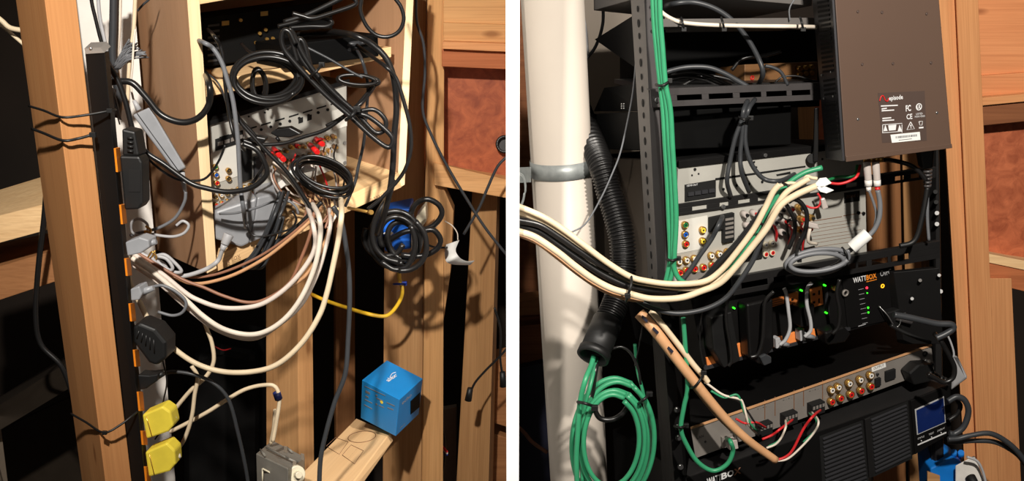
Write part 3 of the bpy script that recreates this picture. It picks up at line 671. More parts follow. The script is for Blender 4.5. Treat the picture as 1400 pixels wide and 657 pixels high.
K('black cable passing from the strip under the receiver and curling back up', [(144, 84), (160, 108), (172, 140), (184, 185), (200, 208), (224, 224), (259, 249), (282, 257), (311, 262), (342, 257), (362, 242), (364, 228), (352, 206), (332, 196)], 7.5, 'black_cable', 1.84)
K('thinner black cable following beside the power brick into the cabinet', [(166, 115), (176, 160), (188, 196), (210, 224), (240, 244), (265, 247), (283, 242), (299, 220), (308, 198)], 3.4, 'black_cable', 1.86)
K('long silvery grey cable hanging in the front of the cabinet left side', [(268, 54, 2.0), (278, 58), (291, 66), (303, 85), (311, 110), (319, 140), (325, 189), (327, 225), (329, 257), (333, 286), (336, 310, 1.94)], 6.5, 'grey_cable', 1.87)
K('dark cable hanging over the front left of the shelf', [(284, 40, 2.05), (292, 48), (301, 63), (306, 85), (308, 118), (314, 160), (322, 190), (334, 205, 1.97)], 5, 'black_cable', 1.9)
K('thin dark wire crossing the shelf front at the left', [(276, 98, 1.97), (290, 105, 1.94), (302, 120, 1.93), (312, 150), (320, 180)], 2.6, 'dark_grey_cable', 1.94)
K('straight black cable slanting across the receiver from upper left', [(322, 152), (330, 168), (346, 186), (366, 208), (388, 230), (402, 248), (420, 276), (436, 302)], 6, 'black_cable', 1.9)
K('white cable slanting down beside the straight black one', [(374, 222, 1.95), (386, 236, 1.93), (404, 256), (422, 284), (434, 306)], 5, 'white_cable', 1.92)
K('long black arc sagging across the upper part of the receiver', [(512, 118, 1.97), (495, 140), (476, 155), (445, 177), (415, 187), (386, 196), (352, 197), (330, 191)], 5.5, 'black_cable', 1.93)
K('black cable descending behind the long arc to the terminals', [(318, 150), (330, 165), (352, 190), (362, 220), (352, 240), (345, 250)], 5, 'black_cable', 1.955)
for lab, P in (('flat black ribbed plug lying across the upper receiver panel', [(369, 182), (378, 176), (396, 174), (413, 183), (396, 188), (378, 187)]), ('small black plug left of the flat ribbed one on the receiver', [(332, 192), (348, 186), (364, 189), (362, 195), (346, 197)])):
    t = thing('cable_plug', lab, 'plug', Q(P[0][0], P[0][1] + 5, 1.96)); obj('plug_body', MB().prism([Q(u, v, 1.95) for u, v in P], (0, .02, 0)), 'soft_black', t, bevel=.002)
    obj('strain_relief', MB().tube(pp([P[-1], (P[-1][0] + 4, P[-1][1] + 6)], 1.955), .003, 8), 'soft_black', t)
K('large round coil of black cable in front of the cabinet shelf', coil(365, 108, 45, 30, 6, 1.9, 8.5, .05, .4), 6.2, 'black_cable', name='coiled_cable', cat='coiled cable', sub=3)
K('small dark coil hanging inside the large round one', coil(354, 115, 9, 20, 3, 1.935, 2, -.1, 1), 4, 'black_cable', name='coiled_cable', cat='coiled cable', sub=3)
K('coiled black cable lying over the receiver terminals', coil(443, 242, 42, 21, 6, 1.915, 7.5, .38, 1), 4.8, 'black_cable', name='coiled_cable', cat='coiled cable', sub=3)
K('small flat coil of black wire below the right of the shelf', coil(488, 110, 26, 7, 4.5, 1.95, 3, .08, 0), 4.5, 'black_cable', name='coiled_cable', cat='coiled cable', sub=3)
ziptie('tie on the upper right of the large round coil', [(402, 92, 1.885), (408, 96, 1.88), (410, 102, 1.885)], w=4)
# folded bundle falling diagonally through the cabinet
bl = 'black cable in the folded bundle that falls diagonally across the cabinet'; bg = 'cables of the diagonal bundle in the cabinet'
for k, (P, w) in enumerate((([(404, 60), (396, 44), (388, 42), (385, 54), (389, 68), (400, 82), (420, 104), (450, 134), (480, 160), (508, 186), (530, 201), (537, 192), (530, 180), (505, 160), (485, 154)], 7),
        ([(407, 84), (402, 66), (396, 40), (404, 52), (415, 75), (432, 100), (460, 130), (488, 155), (512, 180), (525, 178), (527, 164), (512, 150), (490, 152)], 6.5),
        ([(424, 90), (416, 60), (409, 54), (406, 66), (416, 86), (438, 110), (470, 145), (500, 178), (518, 194)], 7),
        ([(408, 70), (424, 92), (446, 122), (476, 154), (500, 174)], 6), ([(416, 80), (436, 104), (464, 132), (490, 160), (514, 188)], 6))):
    K(bl, P, w, 'black_cable', 1.86 + .008 * k, group=bg)
ziptie('black tie holding the top of the diagonal cable bundle', [(424, 104, 1.85), (432, 98, 1.838), (438, 91, 1.85), (440, 88, 1.86)], w=4)
ziptie('black tie holding the lower part of the diagonal cable bundle', [(473, 164, 1.855), (481, 158, 1.838), (488, 149, 1.85)], w=5)
K('thick black cable leaving the shelf and dropping along the cabinet right side', [(400, 46, 2.1), (444, 43, 2.05), (468, 45, 2.0), (486, 49), (508, 60), (526, 77), (535, 95), (540, 117), (542, 150), (539, 185), (537, 227), (533, 260), (526, 290, 1.98), (516, 320, 2.02)], 8.5, 'black_cable', 1.97)
K('slimmer black cable bowing out over the cabinet right edge', [(488, 62, 2.04), (508, 77, 2.0), (526, 90), (541, 106), (551, 135), (560, 170), (562, 200), (556, 226), (545, 245), (520, 272), (503, 286)], 5.5, 'black_cable', 1.95)
K('thin dark wire crossing the shelf front to the small flat coil', [(414, 62, 1.93), (434, 72), (453, 82), (482, 99), (496, 106)], 3.6, 'dark_grey_cable', 1.93)
K('grey cord dropping from the shelf plug past the small coil', [(488, 68, 2.03), (494, 80), (500, 99), (503, 118), (502, 140), (500, 165), (497, 196), (490, 227), (486, 247), (478, 268), (472, 282)], 4.5, 'dark_grey_cable', 1.975)
K('black cable curving from the small flat coil back to the receiver', [(511, 116), (500, 130), (484, 148), (465, 162), (446, 172)], 5, 'black_cable', 1.95)
K('black cable draped along the top right of the shelf bay', [(400, 18), (414, 22), (428, 25), (453, 18), (482, 8), (487, 2), (480, -6), (470, -18)], 6, 'black_cable', 2.0)
K('black looped cable across the shelf bay below the draped one', [(380, 36), (400, 31), (426, 24), (447, 26), (454, 31), (446, 36), (424, 36), (396, 38)], 6, 'black_cable', 2.02)
K('upper black cable crossing the dark shelf bay', [(388, 30), (420, 20), (452, 5), (490, -14)], 7, 'black_rubber', 2.04)
K('low dark cable sagging in the shelf bay beside the round coil', [(330, 60, 2.0), (345, 72), (372, 76), (395, 66), (410, 50)], 4, 'black_cable', 1.97)
K('hanging loop of black cable at the top of the cabinet right side', [(497, -30), (494, 0), (493, 15), (501, 35), (515, 48), (532, 50), (546, 42), (552, 26), (548, 9), (538, -6), (530, -30)], 5.5, 'black_cable', 1.93)
K('thin dark cable hanging in front of the doubled stud and drifting right', [(571, -30), (569, 0), (570, 30), (579, 60), (581, 100), (578, 150), (590, 185), (612, 228), (640, 275), (664, 312), (694, 350)], 4, 'dark_grey_cable', 2.2)
K('thin dark cable curving down from the grommet crossing the drifting one', [(694, 213), (680, 228), (666, 258), (655, 284), (634, 320)], 4, 'dark_grey_cable', 2.22)
# bunch under the cabinet
random.seed(11)
for k in range(7):
    dx = random.uniform(-8, 8)
    K('black cord in the folded bunch hanging off the cabinet bottom', [(388 + dx, 262, 1.94), (378 + dx, 290), (366 + dx * .7, 318), (352 + dx, 345), (338 + dx, 362), (346 + dx * 1.6, 366), (360 + dx, 352), (374 + dx, 325), (384 + dx * .5, 296)], 4.5, 'black_rubber' if k % 2 else 'dark_grey_cable', 1.885 + .006 * k, group='folded black cords under the cabinet front')
K('thin black loop drooping over the grey adapter', [(336, 290, 1.93), (336, 305), (344, 320), (360, 323), (380, 318), (398, 312), (405, 300), (400, 288)], 3, 'black_cable', 1.88)
K('pale loop of grey cord over the adapter on the cabinet floor', [(300, 292, 1.935), (322, 291, 1.93), (350, 284), (372, 276), (392, 274), (404, 282), (408, 292)], 3.4, 'grey_cable', 1.925)
K('black cord running along under the front of the cabinet floor', [(370, 335), (390, 322), (410, 306), (424, 292), (440, 276)], 6, 'black_rubber', 1.9)
# white and copper cables
wl = 'white cable in the sagging bundle between the power strip and the receiver'; wg = 'white cables sagging below the cabinet'
K('upper white cable of the sagging bundle, bending up to the receiver', [(180, 344), (197, 358), (224, 376), (251, 398), (269, 409), (302, 420), (338, 420), (365, 412), (395, 390), (420, 360), (431, 335), (428, 306), (420, 282, 1.93)], 7, 'pink_white_cable', 1.82)
K('middle white cable of the sagging bundle', [(180, 352), (210, 372), (250, 406), (277, 431), (305, 449), (338, 457), (365, 452), (392, 433), (414, 403), (431, 362), (438, 321), (436, 296), (427, 278, 1.93)], 7.5, 'white_cable', 1.81)
K('white cable closely under the middle one of the sagging bundle', [(182, 362), (214, 384), (246, 412), (266, 429), (290, 447), (320, 460), (350, 462), (381, 444), (412, 416), (434, 374), (446, 335), (452, 305), (450, 285, 1.94)], 6, 'pink_white_cable', 1.825)
K('longest cream cable, hanging lowest in a deep curve to the receiver', [(174, 350), (176, 378), (181, 396), (191, 413), (205, 440), (231, 470), (267, 496), (307, 508), (350, 507), (382, 496), (413, 468), (436, 432), (447, 400), (456, 360), (463, 325), (467, 292), (466, 270, 1.93)], 8, 'cream_cable', 1.79)
K('brown shaded cable just over the upper white one in the bundle', [(182, 342), (215, 362), (250, 382), (277, 392), (305, 404), (338, 413), (365, 408), (396, 386), (413, 350), (424, 320), (430, 290)], 5, 'copper_brown', 1.85)
K('copper speaker wire skimming right under the cabinet front edge', [(184, 346), (215, 366), (250, 384), (277, 387), (318, 376), (360, 354), (392, 330), (420, 306), (440, 285, 1.93)], 5, 'beige_cable', 1.87)
K('second copper wire close above the one under the cabinet edge', [(186, 342), (220, 364), (256, 378), (290, 376), (326, 364), (362, 346), (396, 322), (426, 296)], 4, 'copper_brown', 1.88)
K('short pinkish cable tucked behind the right of the white bundle', [(376, 402), (396, 392), (418, 376), (438, 345), (450, 312), (456, 284)], 5, 'beige_cable', 1.87)
random.seed(21)
for k in range(8):
    u = 418 + 6.4 * k
    K('copper brown speaker wire bunched at the right below the receiver', [(u - 3 + random.uniform(-6, 6), 252 + random.uniform(-5, 5), 1.965), (u + random.uniform(-4, 4), 272), (u + random.uniform(-5, 5), 292), (u - 4 + random.uniform(-5, 5), 312, 1.93)], 3.4, random.choice(['copper_brown', 'pink_white_cable', 'beige_cable', 'copper_brown']), 1.94, name='speaker_wire', group='copper wires bunched under the receiver')
K('dark grey cable hanging straight down between the studs to the pale board', [(455, 282), (466, 300), (472, 330), (477, 370), (478, 410), (476, 460), (472, 510), (458, 548), (446, 590), (438, 630), (436, 690)], 7, 'dark_grey_cable', 1.86)
mb = MB().cyl(Q(476, 284, 1.92), Q(506, 290, 1.88), .0028, .0026, 8).cyl(Q(505, 290, 1.882), Q(508, 290, 1.875), .0044, .004, 10)
obj('long_screw', mb, 'gold', label='brass coloured long screw sticking out at the cabinet bottom right', cat='screw')
# tangle around the blue box
bb = thing('outlet_box', 'blue plastic outlet box on the broad stud behind the black cable tangle', 'outlet box', Q(545, 345, 2.28))
mb = MB().prism([Q(u, v, 2.20) for u, v in ((522, 292), (560, 284), (562, 340), (526, 344))], (.0, .09, 0)); obj('box_body', mb, 'blue_plastic', bb, bevel=.003)
mb = MB().prism([Q(u, v, 2.195) for u, v in ((534, 285), (561, 286), (557, 293), (545, 292))], (.0, .02, 0)); obj('mounting_tab', mb, 'blue_plastic', bb, bevel=.001)
mb = MB().prism([Q(u, v, 2.195) for u, v in ((524, 319), (532, 314), (538, 319), (529, 325))], (.0, .003, 0)); obj('label', mb, 'label_paper', bb, label='small white label')
mb = MB().prism([Q(u, v, 2.19) for u, v in ((569, 296), (582, 281), (583, 302), (572, 318), (572, 345), (562, 348), (562, 320))], (.0, .05, 0)); obj('cover_plate', mb, 'cream_plastic', bb, bevel=.002)
tg = 'black cable in the tangle hanging around the blue outlet box'; gg = 'cables tangled around the blue outlet box'
for k, P in enumerate(([(560, 300), (563, 288), (570, 277), (585, 272), (600, 280), (604, 293), (594, 307), (578, 314), (555, 316), (537, 325), (524, 334)],
        [(500, 312), (498, 328), (507, 344), (523, 350), (542, 346), (551, 334)], [(576, 316), (592, 314), (602, 326), (599, 338), (586, 347), (571, 350), (548, 348)],
        [(521, 357), (539, 368), (556, 364), (566, 345), (567, 325), (562, 308)], [(545, 370), (562, 368), (576, 358), (583, 340), (580, 318), (568, 302)],
        coil(543, 324, 31, 34, 2.6, 2.1, 5, .2, 1), coil(548, 328, 22, 28, 2.2, 2.09, 5, -.4, 3))):
    K(tg, P, 8, 'black_cable', 2.10 - .012 * k, name='tangled_cable', group=gg, sub=4)
K('thick black cable lead entering the left of the tangle at the blue box', [(537, 248, 2.02), (530, 270), (518, 290), (510, 312), (512, 335), (526, 352), (545, 358)], 9, 'black_cable', 2.07)
K('yellow cable looping under the tangle on the broad stud', [(426, 402, 2.3), (444, 410, 2.27), (470, 419, 2.24), (500, 428), (524, 432), (536, 426), (547, 410), (550, 396), (546, 380), (546, 362, 2.12)], 5.5, 'yellow_cable', 2.19)
ziptie('dark blue-black tie on the yellow cable below the tangle', [(538, 388, 2.14), (546, 388, 2.125), (553, 387, 2.14)], w=4, m='blue_plug')
K('thin pale wire to the curled white tag by the doubled stud', [(608, 302), (618, 308), (625, 318), (626, 328)], 1.6, 'white_cable', 2.2, name='thin_wire', cat='wire')
K('thin black lead reaching from the tangle to the curled white tag', [(584, 334), (596, 338), (612, 338)], 3, 'black_cable', 2.15)
mb = MB(); outer = smooth(pp([(610, 334, 2.17), (608, 346, 2.14), (610, 357, 2.12), (618, 361, 2.13), (630, 362, 2.15), (643, 362, 2.18)]), 5); inner = smooth(pp([(628, 328, 2.16), (623, 341, 2.13), (626, 349, 2.12), (631, 354, 2.13), (639, 357, 2.15), (649, 356, 2.18)]), 5)
pts = []; N_ = len(outer); t_ = Vector((0, .0015, 0))
for a_, b_ in zip(outer, inner): pts += [a_, b_, b_ + t_, a_ + t_]
mb.add(pts, [(4 * i + a, 4 * i + (a + 1) % 4, 4 * i + 4 + (a + 1) % 4, 4 * i + 4 + a) for i in range(N_ - 1) for a in range(4)] + [(0, 1, 2, 3), (4 * N_ - 4, 4 * N_ - 3, 4 * N_ - 2, 4 * N_ - 1)], True)
obj('paper_tag', mb, 'label_paper', label='white curled paper tag hanging beside the doubled stud', cat='tag')
for lab, P, e in (('thin black lead with a small connector in front of the last stud', [(700, 468), (686, 484), (664, 506), (650, 522), (644, 534)], (643, 530, 640, 547)), ('thin black lead with a small connector right at the partition', [(676, 420), (684, 450), (684, 490), (687, 512)], (687, 508, 688, 528))):
    t = thing('connector_lead', lab, 'cable', Q(e[2], e[3], 2.3))
    obj('wire', MB().tube(smooth(pp(P, 2.3)), .0024, 8), 'black_cable', t)
    obj('connector', MB().cyl(Q(e[0], e[1], 2.3), Q(e[2], e[3], 2.3), .006, .0075, 8), 'black_rubber', t)
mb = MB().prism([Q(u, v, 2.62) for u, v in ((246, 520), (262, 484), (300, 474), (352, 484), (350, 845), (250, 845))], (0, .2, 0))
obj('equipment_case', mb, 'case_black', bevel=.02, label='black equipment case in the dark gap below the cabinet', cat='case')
K('red wire glimpsed in the dark above the black case', [(288, 470), (304, 478), (316, 476)], 2, 'red_wire', 2.58, name='thin_wire', cat='wire')
# ================================================================== RIGHT CLOSET
def yr(u): return 1.90 + .20 * (u - 920) / 360
RD = Q(812, 213, 2.27) - Q(926, 219, yr(926))
def RF(tl, tr, bl, off=0): return Face((tl[0], tl[1], yr(tl[0]) + off), (tr[0], tr[1], yr(tr[0]) + off), (bl[0], bl[1], yr(bl[0]) + off))
# ---- pipe
pipe = thing('drain_pipe', 'large cream plastic drain pipe with a metal strap, standing by the partition', 'pipe', Q(815, 1000, 2.0))
pt, pb_ = Q(752, -60, 2.12), Q(794, 700, 2.12); rp = .0565
d_ = (pb_ - pt); k_ = pt.z / -d_.z if d_.z else 1
pend = pt + d_ * (pt.z / (pt.z - pb_.z))
obj('pipe_body', MB().cyl(pt, pend, rp, None, 56), 'pvc', pipe)
pd = d_.normalized(); s0 = Q(766, 226, 2.12 - rp); 
kk = (s0 - pt).dot(pd); c0 = pt + pd * kk; tilt = Vector((0, 0, .0))
mb = MB().ring(c0, c0 + pd * .029, rp + .002, rp - .001, 56); strap = obj('metal_strap', mb, 'galvanized', pipe)
mb = MB().hexa([Q(705, 229, 2.12), Q(724, 228, 2.075), Q(724, 249, 2.075), Q(705, 250, 2.12), Q(705, 229, 2.125), Q(726, 228, 2.08), Q(726, 249, 2.08), Q(705, 250, 2.125)]); obj('strap_tail', mb, 'galvanized', pipe)
# things behind and beside the pipe
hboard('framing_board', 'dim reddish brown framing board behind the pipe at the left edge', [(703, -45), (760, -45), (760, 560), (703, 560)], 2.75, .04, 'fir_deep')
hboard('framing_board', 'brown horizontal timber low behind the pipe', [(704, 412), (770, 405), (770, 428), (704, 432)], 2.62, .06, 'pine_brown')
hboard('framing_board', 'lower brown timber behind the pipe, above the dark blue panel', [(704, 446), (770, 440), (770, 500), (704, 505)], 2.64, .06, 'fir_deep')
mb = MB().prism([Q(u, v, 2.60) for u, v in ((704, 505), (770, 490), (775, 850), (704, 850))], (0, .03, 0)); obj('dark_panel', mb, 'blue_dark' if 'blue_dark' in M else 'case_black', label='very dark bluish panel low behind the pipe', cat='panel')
K('dim orange cable curving low behind the pipe', [(700, 576), (716, 590), (728, 604), (748, 618)], 6, 'fir_cable', 2.5) if 'fir_cable' in M else K('dim orange cable curving low behind the pipe', [(700, 576), (716, 590), (728, 604), (748, 618)], 6, 'copper_brown', 2.5)
K('loop of thin galvanized wire left of the metal strap', coil(707, 262, 9, 22, 2, 2.02, 1.5, .1), 1.8, 'galvanized', name='wire_loop', cat='wire', sub=3)
# grey sheathing beside the rack, seen between pipe and post
hboard('duct_panel', 'dull grey brown duct wall between the pipe and the rack post', [(780, -45), (930, -45), (930, 215), (780, 225)], 2.62, .02, 'duct_grey', 'panel')
K('bent brown grey cable hanging from the top beside the pipe', [(823, -30), (824, 0), (824, 33), (814, 64), (798, 84)], 4.5, 'dark_grey_cable', 2.3)
K('thin grey wire hanging from the rack post in front of the corrugated hose', [(870, 70, 1.95), (868, 100, 1.96), (864, 134, 1.99), (854, 184), (847, 212), (838, 235), (822, 270), (801, 305), (780, 318)], 2.4, 'grey_cable', 2.0)
K('pale cable peeking out behind the top of the pipe', [(793, -20), (797, 20), (801, 45), (803, 75)], 5, 'pale_grey', 2.2)
# ---- rack side shelves (upper left)
mb = MB().hexa([Q(866, 18, 1.98), Q(1118, -8, 2.06), Q(1118, -2, 2.06), Q(866, 24, 1.98), Q(800, -30, 2.34), Q(1060, -60, 2.42), Q(1060, -54, 2.42), Q(800, -24, 2.34)])
rk = thing('equipment_rack', 'black steel equipment rack carrying the audio gear beside the pipe', 'rack', Q(1090, 1000, 2.1))
def flange(mb, a, b, th=Vector((.0012, .002, 0))):    # thin steel plate between two leaning vertical edges, down to the floor
    e = []
    for p, q in (a, b):
        k = p.z / (p.z - q.z); e.append((p, p + (q - p) * k))
    mb.hexa([e[0][0], e[1][0], e[1][1], e[0][1], e[0][0] + th, e[1][0] + th, e[1][1] + th, e[0][1] + th])
A = E((860, -40, 1.95), (888, 410, 1.95)); B = E((879, -40, 1.90), (900, 410, 1.885)); C = E((892, -40, 1.905), (913, 400, 1.885))
mb = MB(); NS = 16
g_ = [(A[0].lerp(A[1], i / NS), B[0].lerp(B[1], i / NS)) for i in range(NS + 1)]; th_ = Vector((.002, .001, 0)); pts = []
for a_, b_ in g_: pts += [a_, b_, b_ + th_, a_ + th_]
mb.add(pts, [(4 * i + a_, 4 * i + (a_ + 1) % 4, 4 * i + 4 + (a_ + 1) % 4, 4 * i + 4 + a_) for i in range(NS) for a_ in range(4)] + [(0, 1, 2, 3), (4 * NS, 4 * NS + 1, 4 * NS + 2, 4 * NS + 3)]); pf = obj('post', mb, 'rack_grey', rk, label='grey drilled left rack post')
gf = Face(A[0], B[0], A[1]); mb = MB()
k = 0; v = 8
while v < 395:
    um = (860 + 879) / 2 + (v + 40) * ((891 + 899) / 2 - (860 + 879) / 2) / 440
    big = 1.3 if k % 3 == 1 else 1.0; t_ = (v + 40) / 440; a0_ = A[0].lerp(A[1], t_); b0_ = B[0].lerp(B[1], t_); ex = (b0_ - a0_); ey = (A[1] - A[0]).normalized()
    nn = ex.cross(ey).normalized(); nn = nn if nn.y < 0 else -nn
    cc = a0_.lerp(b0_, .52) + nn * .0008
    mb.prism([cc + ex.normalized() * .0036 * big * math.cos(a) + ey * .0052 * big * math.sin(a) for a in [i * math.pi / 6 for i in range(12)]], nn * .0005); v += 18.2 - (k % 2) * 2; k += 1
obj('holes', mb, 'hole_black', pf)
mb = MB(); mb.hexa([B[0], C[0], C[1], B[1]] + [p + Vector((.0012, .002, 0)) for p in (B[0], C[0], C[1], B[1])]); pf2 = obj('post_flange', mb, 'rack_dark_grey', rk); cf_ = Face(B[0], C[0], B[1]); mb = MB()
for k in range(24):
    v = 10 + k * 16.5; u = 887 + (v + 40) * .049; P = [(u + 2.4 * math.cos(a), v + 2.8 * math.sin(a)) for a in [i * math.pi / 5 for i in range(10)]]; cf_.plate(mb, P, .0004, .001)
obj('holes', mb, 'hole_black', pf2)
A2 = E((893, -40, 1.93), (914, 400, 1.91)); C2 = E((905, -40, 1.96), (926, 400, 1.94)); mb = MB(); flange(mb, A2, C2); obj('post_flange', mb, 'case_black', rk)
for v in (560, 583, 598, 638):
    u = 926 + (v - 560) * .06; mb = MB().cyl(Q(u, v, 1.885), Q(u, v, 1.86), .0065, .0055, 14); b_ = obj('bolt', mb, 'case_black', rk, bevel=.001, label='black bolt')
    obj('bolt_socket', MB().sphere(Q(u - 1, v - 2, 1.861), .0022, 8), 'steel', b_)
mb = MB(); flange(mb, E((888, 405, 1.95), (906, 657, 1.95)), E((902, 405, 1.89), (922, 657, 1.89)), Vector((.002, .001, 0))); flange(mb, E((902, 405, 1.89), (922, 657, 1.89)), E((914, 405, 1.895), (936, 657, 1.895))); obj('shaded_lower_post', mb, 'case_black', rk, label='lower left rack post with its shade put into black colour')  # lower run of the grey post, coloured black for the shade on it
A = E((1266, -40, 2.17), (1272, 500, 2.15)); B = E((1280, -40, 2.14), (1288, 500, 2.135)); mb = MB(); flange(mb, A, B); C = E((1255, -40, 2.3), (1261, 500, 2.27)); flange(mb, C, A); rpo = obj('post', mb, 'rack_black', rk)
for u, v in ((1279, 262), (1280, 276), (1281, 291), (1281, 306), (1282, 345), (1283, 377), (1286, 398), (1286, 440)):
    obj('bolt', MB().cyl(Q(u, v, 2.135), Q(u, v, 2.12), .0045, .004, 10), 'steel' if v in (291, 306, 398) else 'case_black', rpo)
mb = MB().prism([Q(u, v, 2.065) for u, v in ((1222, 372), (1284, 366), (1290, 470), (1236, 470))], (-.01, .01, 0)); sp = obj('side_plate', mb, 'case_black', rk, bevel=.001)
for u, v, m_ in ((1284, 376, 'steel'), (1258, 383, 'rack_grey'), (1247, 408, 'steel')): obj('bolt', MB().cyl(Q(u, v, 2.062), Q(u, v, 2.05), .004, .003, 10), m_, sp)
def lacing(tl, tr, bl, slots, m='rack_black', off=-.006, brr=None, h=.0025, s0=.3, s1=.72, lab=None):
    f = RF(tl, tr, bl, off); mb = MB()
    xs = [0] + [s for ab in slots for s in ab] + [1]
    f.rect(mb, 0, 0, 1, s0, -h, 0); f.rect(mb, 0, s1, 1, 1, -h, 0)
    for i in range(0, len(xs), 2): f.rect(mb, xs[i], s0, xs[i + 1], s1, -h, 0)
    f.rect(mb, 0, 0, 1, .06, -.012, -h)
    b = obj('lacing_bar', mb, m, rk, bevel=.0006, label=lab); return f, b
def sl(u0, u1, lst): return [((a - u0) / (u1 - u0), (b - u0) / (u1 - u0)) for a, b in lst]
f1, b1 = lacing((889, 122), (1122, 113), (891, 147), sl(889, 1122, [(923, 956), (965, 998), (1007, 1037), (1044, 1073), (1080, 1107)]), 'rack_dark_grey', s0=.38, s1=.68)
f2, b2 = lacing((926, 279), (1280, 228), (926, 295), sl(926, 1280, [(945, 964), (980, 992), (1004, 1020), (1030, 1050), (1100, 1116), (1150, 1166), (1220, 1233), (1243, 1256)]), s0=.35, s1=.75)
f3, b3 = lacing((1000, 379), (1285, 329), (1002, 404), sl(1000, 1285, [(1012, 1046), (1054, 1070), (1156, 1165), (1168, 1180), (1187, 1210), (1214, 1224), (1232, 1240)]), s0=.4, s1=.72, off=-.012)
for u, v in ((897, 136), (988, 282)): 
    mb = MB(); f1.disc(mb, u, v, 3.6, 0, .006, 12) if v < 200 else f2.disc(mb, u, v, 3, 0, .004, 12); obj('bolt', mb, 'steel', b1 if v < 200 else b2)
# ---- upper bays
sh = thing('rack_shelf', 'grey edged steel shelf near the top of the rack behind the white cable', 'shelf', Q(1015, 40, 2.05))
f = RF((905, 26), (1118, 24), (905, 37)); mb = MB(); c = f.corners(); mb.hexa(c + [p + RD * .3 for p in c]); obj('shelf_body', mb, 'rack_grey', sh, bevel=.001)
sh = thing('rack_shelf', 'grey shelf at the very top of the rack', 'shelf', Q(1015, 2, 2.05))
f = RF((905, -26), (1112, -30), (905, -10)); f = Face(Q(905, -34, 1.93), Q(1112, -24, 2.03), Q(905, -14, 1.93), (1112, 8)); c = [f.TL, f.TR, f.px(1110, 8), f.px(985, -3), f.px(905, -12)]
obj('shelf_body', MB().prism(c, RD * .8), 'rack_grey', sh, bevel=.001)
sd = thing('rack_device', 'black device filling the second bay of the rack', 'device', Q(1000, 120, 2.2))
f = Face(Q(884, 40, 2.22), Q(1125, 40, 2.32), Q(884, 150, 2.22)); c = f.corners(); obj('case', MB().hexa(c + [p + RD * .35 for p in c]), 'device_black', sd, bevel=.002)
mb = MB().hexa([Q(884, 152, 1.955), Q(1082, 144, 2.04), Q(1082, 198, 2.04), Q(884, 206, 1.955), Q(884, 152, 1.955) + RD, Q(1082, 144, 2.04) + RD * .9, Q(1082, 198, 2.04) + RD * .9, Q(884, 206, 1.955) + RD])
dd = thing('rack_device', 'large dark device in the third bay above the receiver', 'device', Q(980, 206, 2.1)); obj('case', mb, 'device_black', dd, bevel=.002)
mb = MB().hexa([Q(826, 120, 2.17), Q(884, 112, 1.955), Q(884, 152, 1.955), Q(812, 152, 2.27), Q(832, 120, 2.18), Q(890, 112, 1.965), Q(890, 152, 1.965), Q(818, 152, 2.28)]); obj('side_wing', mb, 'device_black', dd)
mb = MB()
for k in range(6): mb.sphere(Q(850 + (k % 2) * 3, 142 + (k // 2) * 3, 2.04), .0016, 6)
obj('rivets', mb, 'steel', dd)
mb = MB().prism([Q(813, 54, 2.25), Q(866, 21, 2.02), Q(868, 92, 2.02)], (.02, .06, 0)); obj('shelf_gusset', mb, 'device_black', label='black triangular shelf side between pipe and rack post', cat='bracket')
mb = MB().hexa([Q(905, 118, 1.96), Q(1120, 110, 2.06), Q(1120, 122, 2.06), Q(905, 128, 1.96), Q(840, 108, 2.26), Q(1060, 100, 2.36), Q(1060, 106, 2.36), Q(840, 114, 2.26)]); obj('rack_shelf', mb, 'rack_black', label='black shelf floor just behind the upper slotted bar', cat='shelf')
sw = thing('small_amplifier', 'brown lit small amplifier with gold terminals behind the upper slotted bar', 'amplifier', Q(1070, 118, 2.16))
f = Face(Q(1018, 88, 2.10), Q(1118, 84, 2.15), Q(1018, 117, 2.10)); c = f.corners(); obj('case', MB().hexa(c + [p + RD * .3 for p in c]), 'amber_box', sw, bevel=.0015)
for u, v in ((1090, 93), (1098, 92), (1106, 91), (1090, 101), (1098, 100), (1106, 99)): mb = MB(); f.disc(mb, u, v, 3.4, 0, .012, 10); obj('terminal', mb, 'gold', sw)
mb = MB(); f.ring(mb, 1028, 106, 3, 1.6, 0, .002); obj('status_ring', mb, 'red_plastic', sw)
mb = MB(); text(f, 'AUDIO', 1034, 102, 1044, 101, 3, mb=mb); obj('printed_text', mb, 'ink', sw)
# cables of the upper bays
K('white cable strapped along the grey shelf edge of the rack', [(898, 6), (905, 17), (919, 26), (935, 31), (971, 34), (1028, 35.5), (1080, 36), (1124, 37, 1.99)], 5.5, 'white_cable', 1.9)
for lab, u in (('first tie from the left on the white shelf cable', 933), ('middle tie on the white shelf cable', 988), ('tie on the white shelf cable near the black amplifier', 1096)):
    ziptie(lab, [(u - 2, 24, 1.905), (u, 30, 1.885), (u + 2, 40, 1.89)], w=3.5)
K('big black arc dropping from the top shelf to the upper slotted bar', [(905, 10, 2.0), (921, 5), (948, 3), (976, 11), (1000, 27), (1022, 53), (1037, 80), (1043, 100), (1037, 116, 1.99)], 7, 'dark_grey_cable', 1.95)
K('low black arc resting behind the upper slotted bar at left', [(903, 104), (912, 98), (937, 92), (967, 92), (990, 100), (1008, 110), (1022, 118)], 7, 'dark_grey_cable', 1.96)
K('short arc of black cable in front of the brown small amplifier', [(1046, 90), (1056, 92), (1068, 99), (1077, 116)], 5, 'dark_grey_cable', 1.98)
for k, P in enumerate(([(908, 104), (940, 99), (970, 104), (1000, 118)], [(908, 110), (935, 105), (960, 108), (985, 118)], [(930, 118), (960, 104), (995, 108), (1016, 120)], [(1000, 96), (1016, 80), (1045, 76), (1068, 70)])):
    K('black cable lying in the pile behind the upper slotted bar', P, 5, 'black_cable', 1.99 + .01 * k, group='cables piled behind the upper slotted bar')
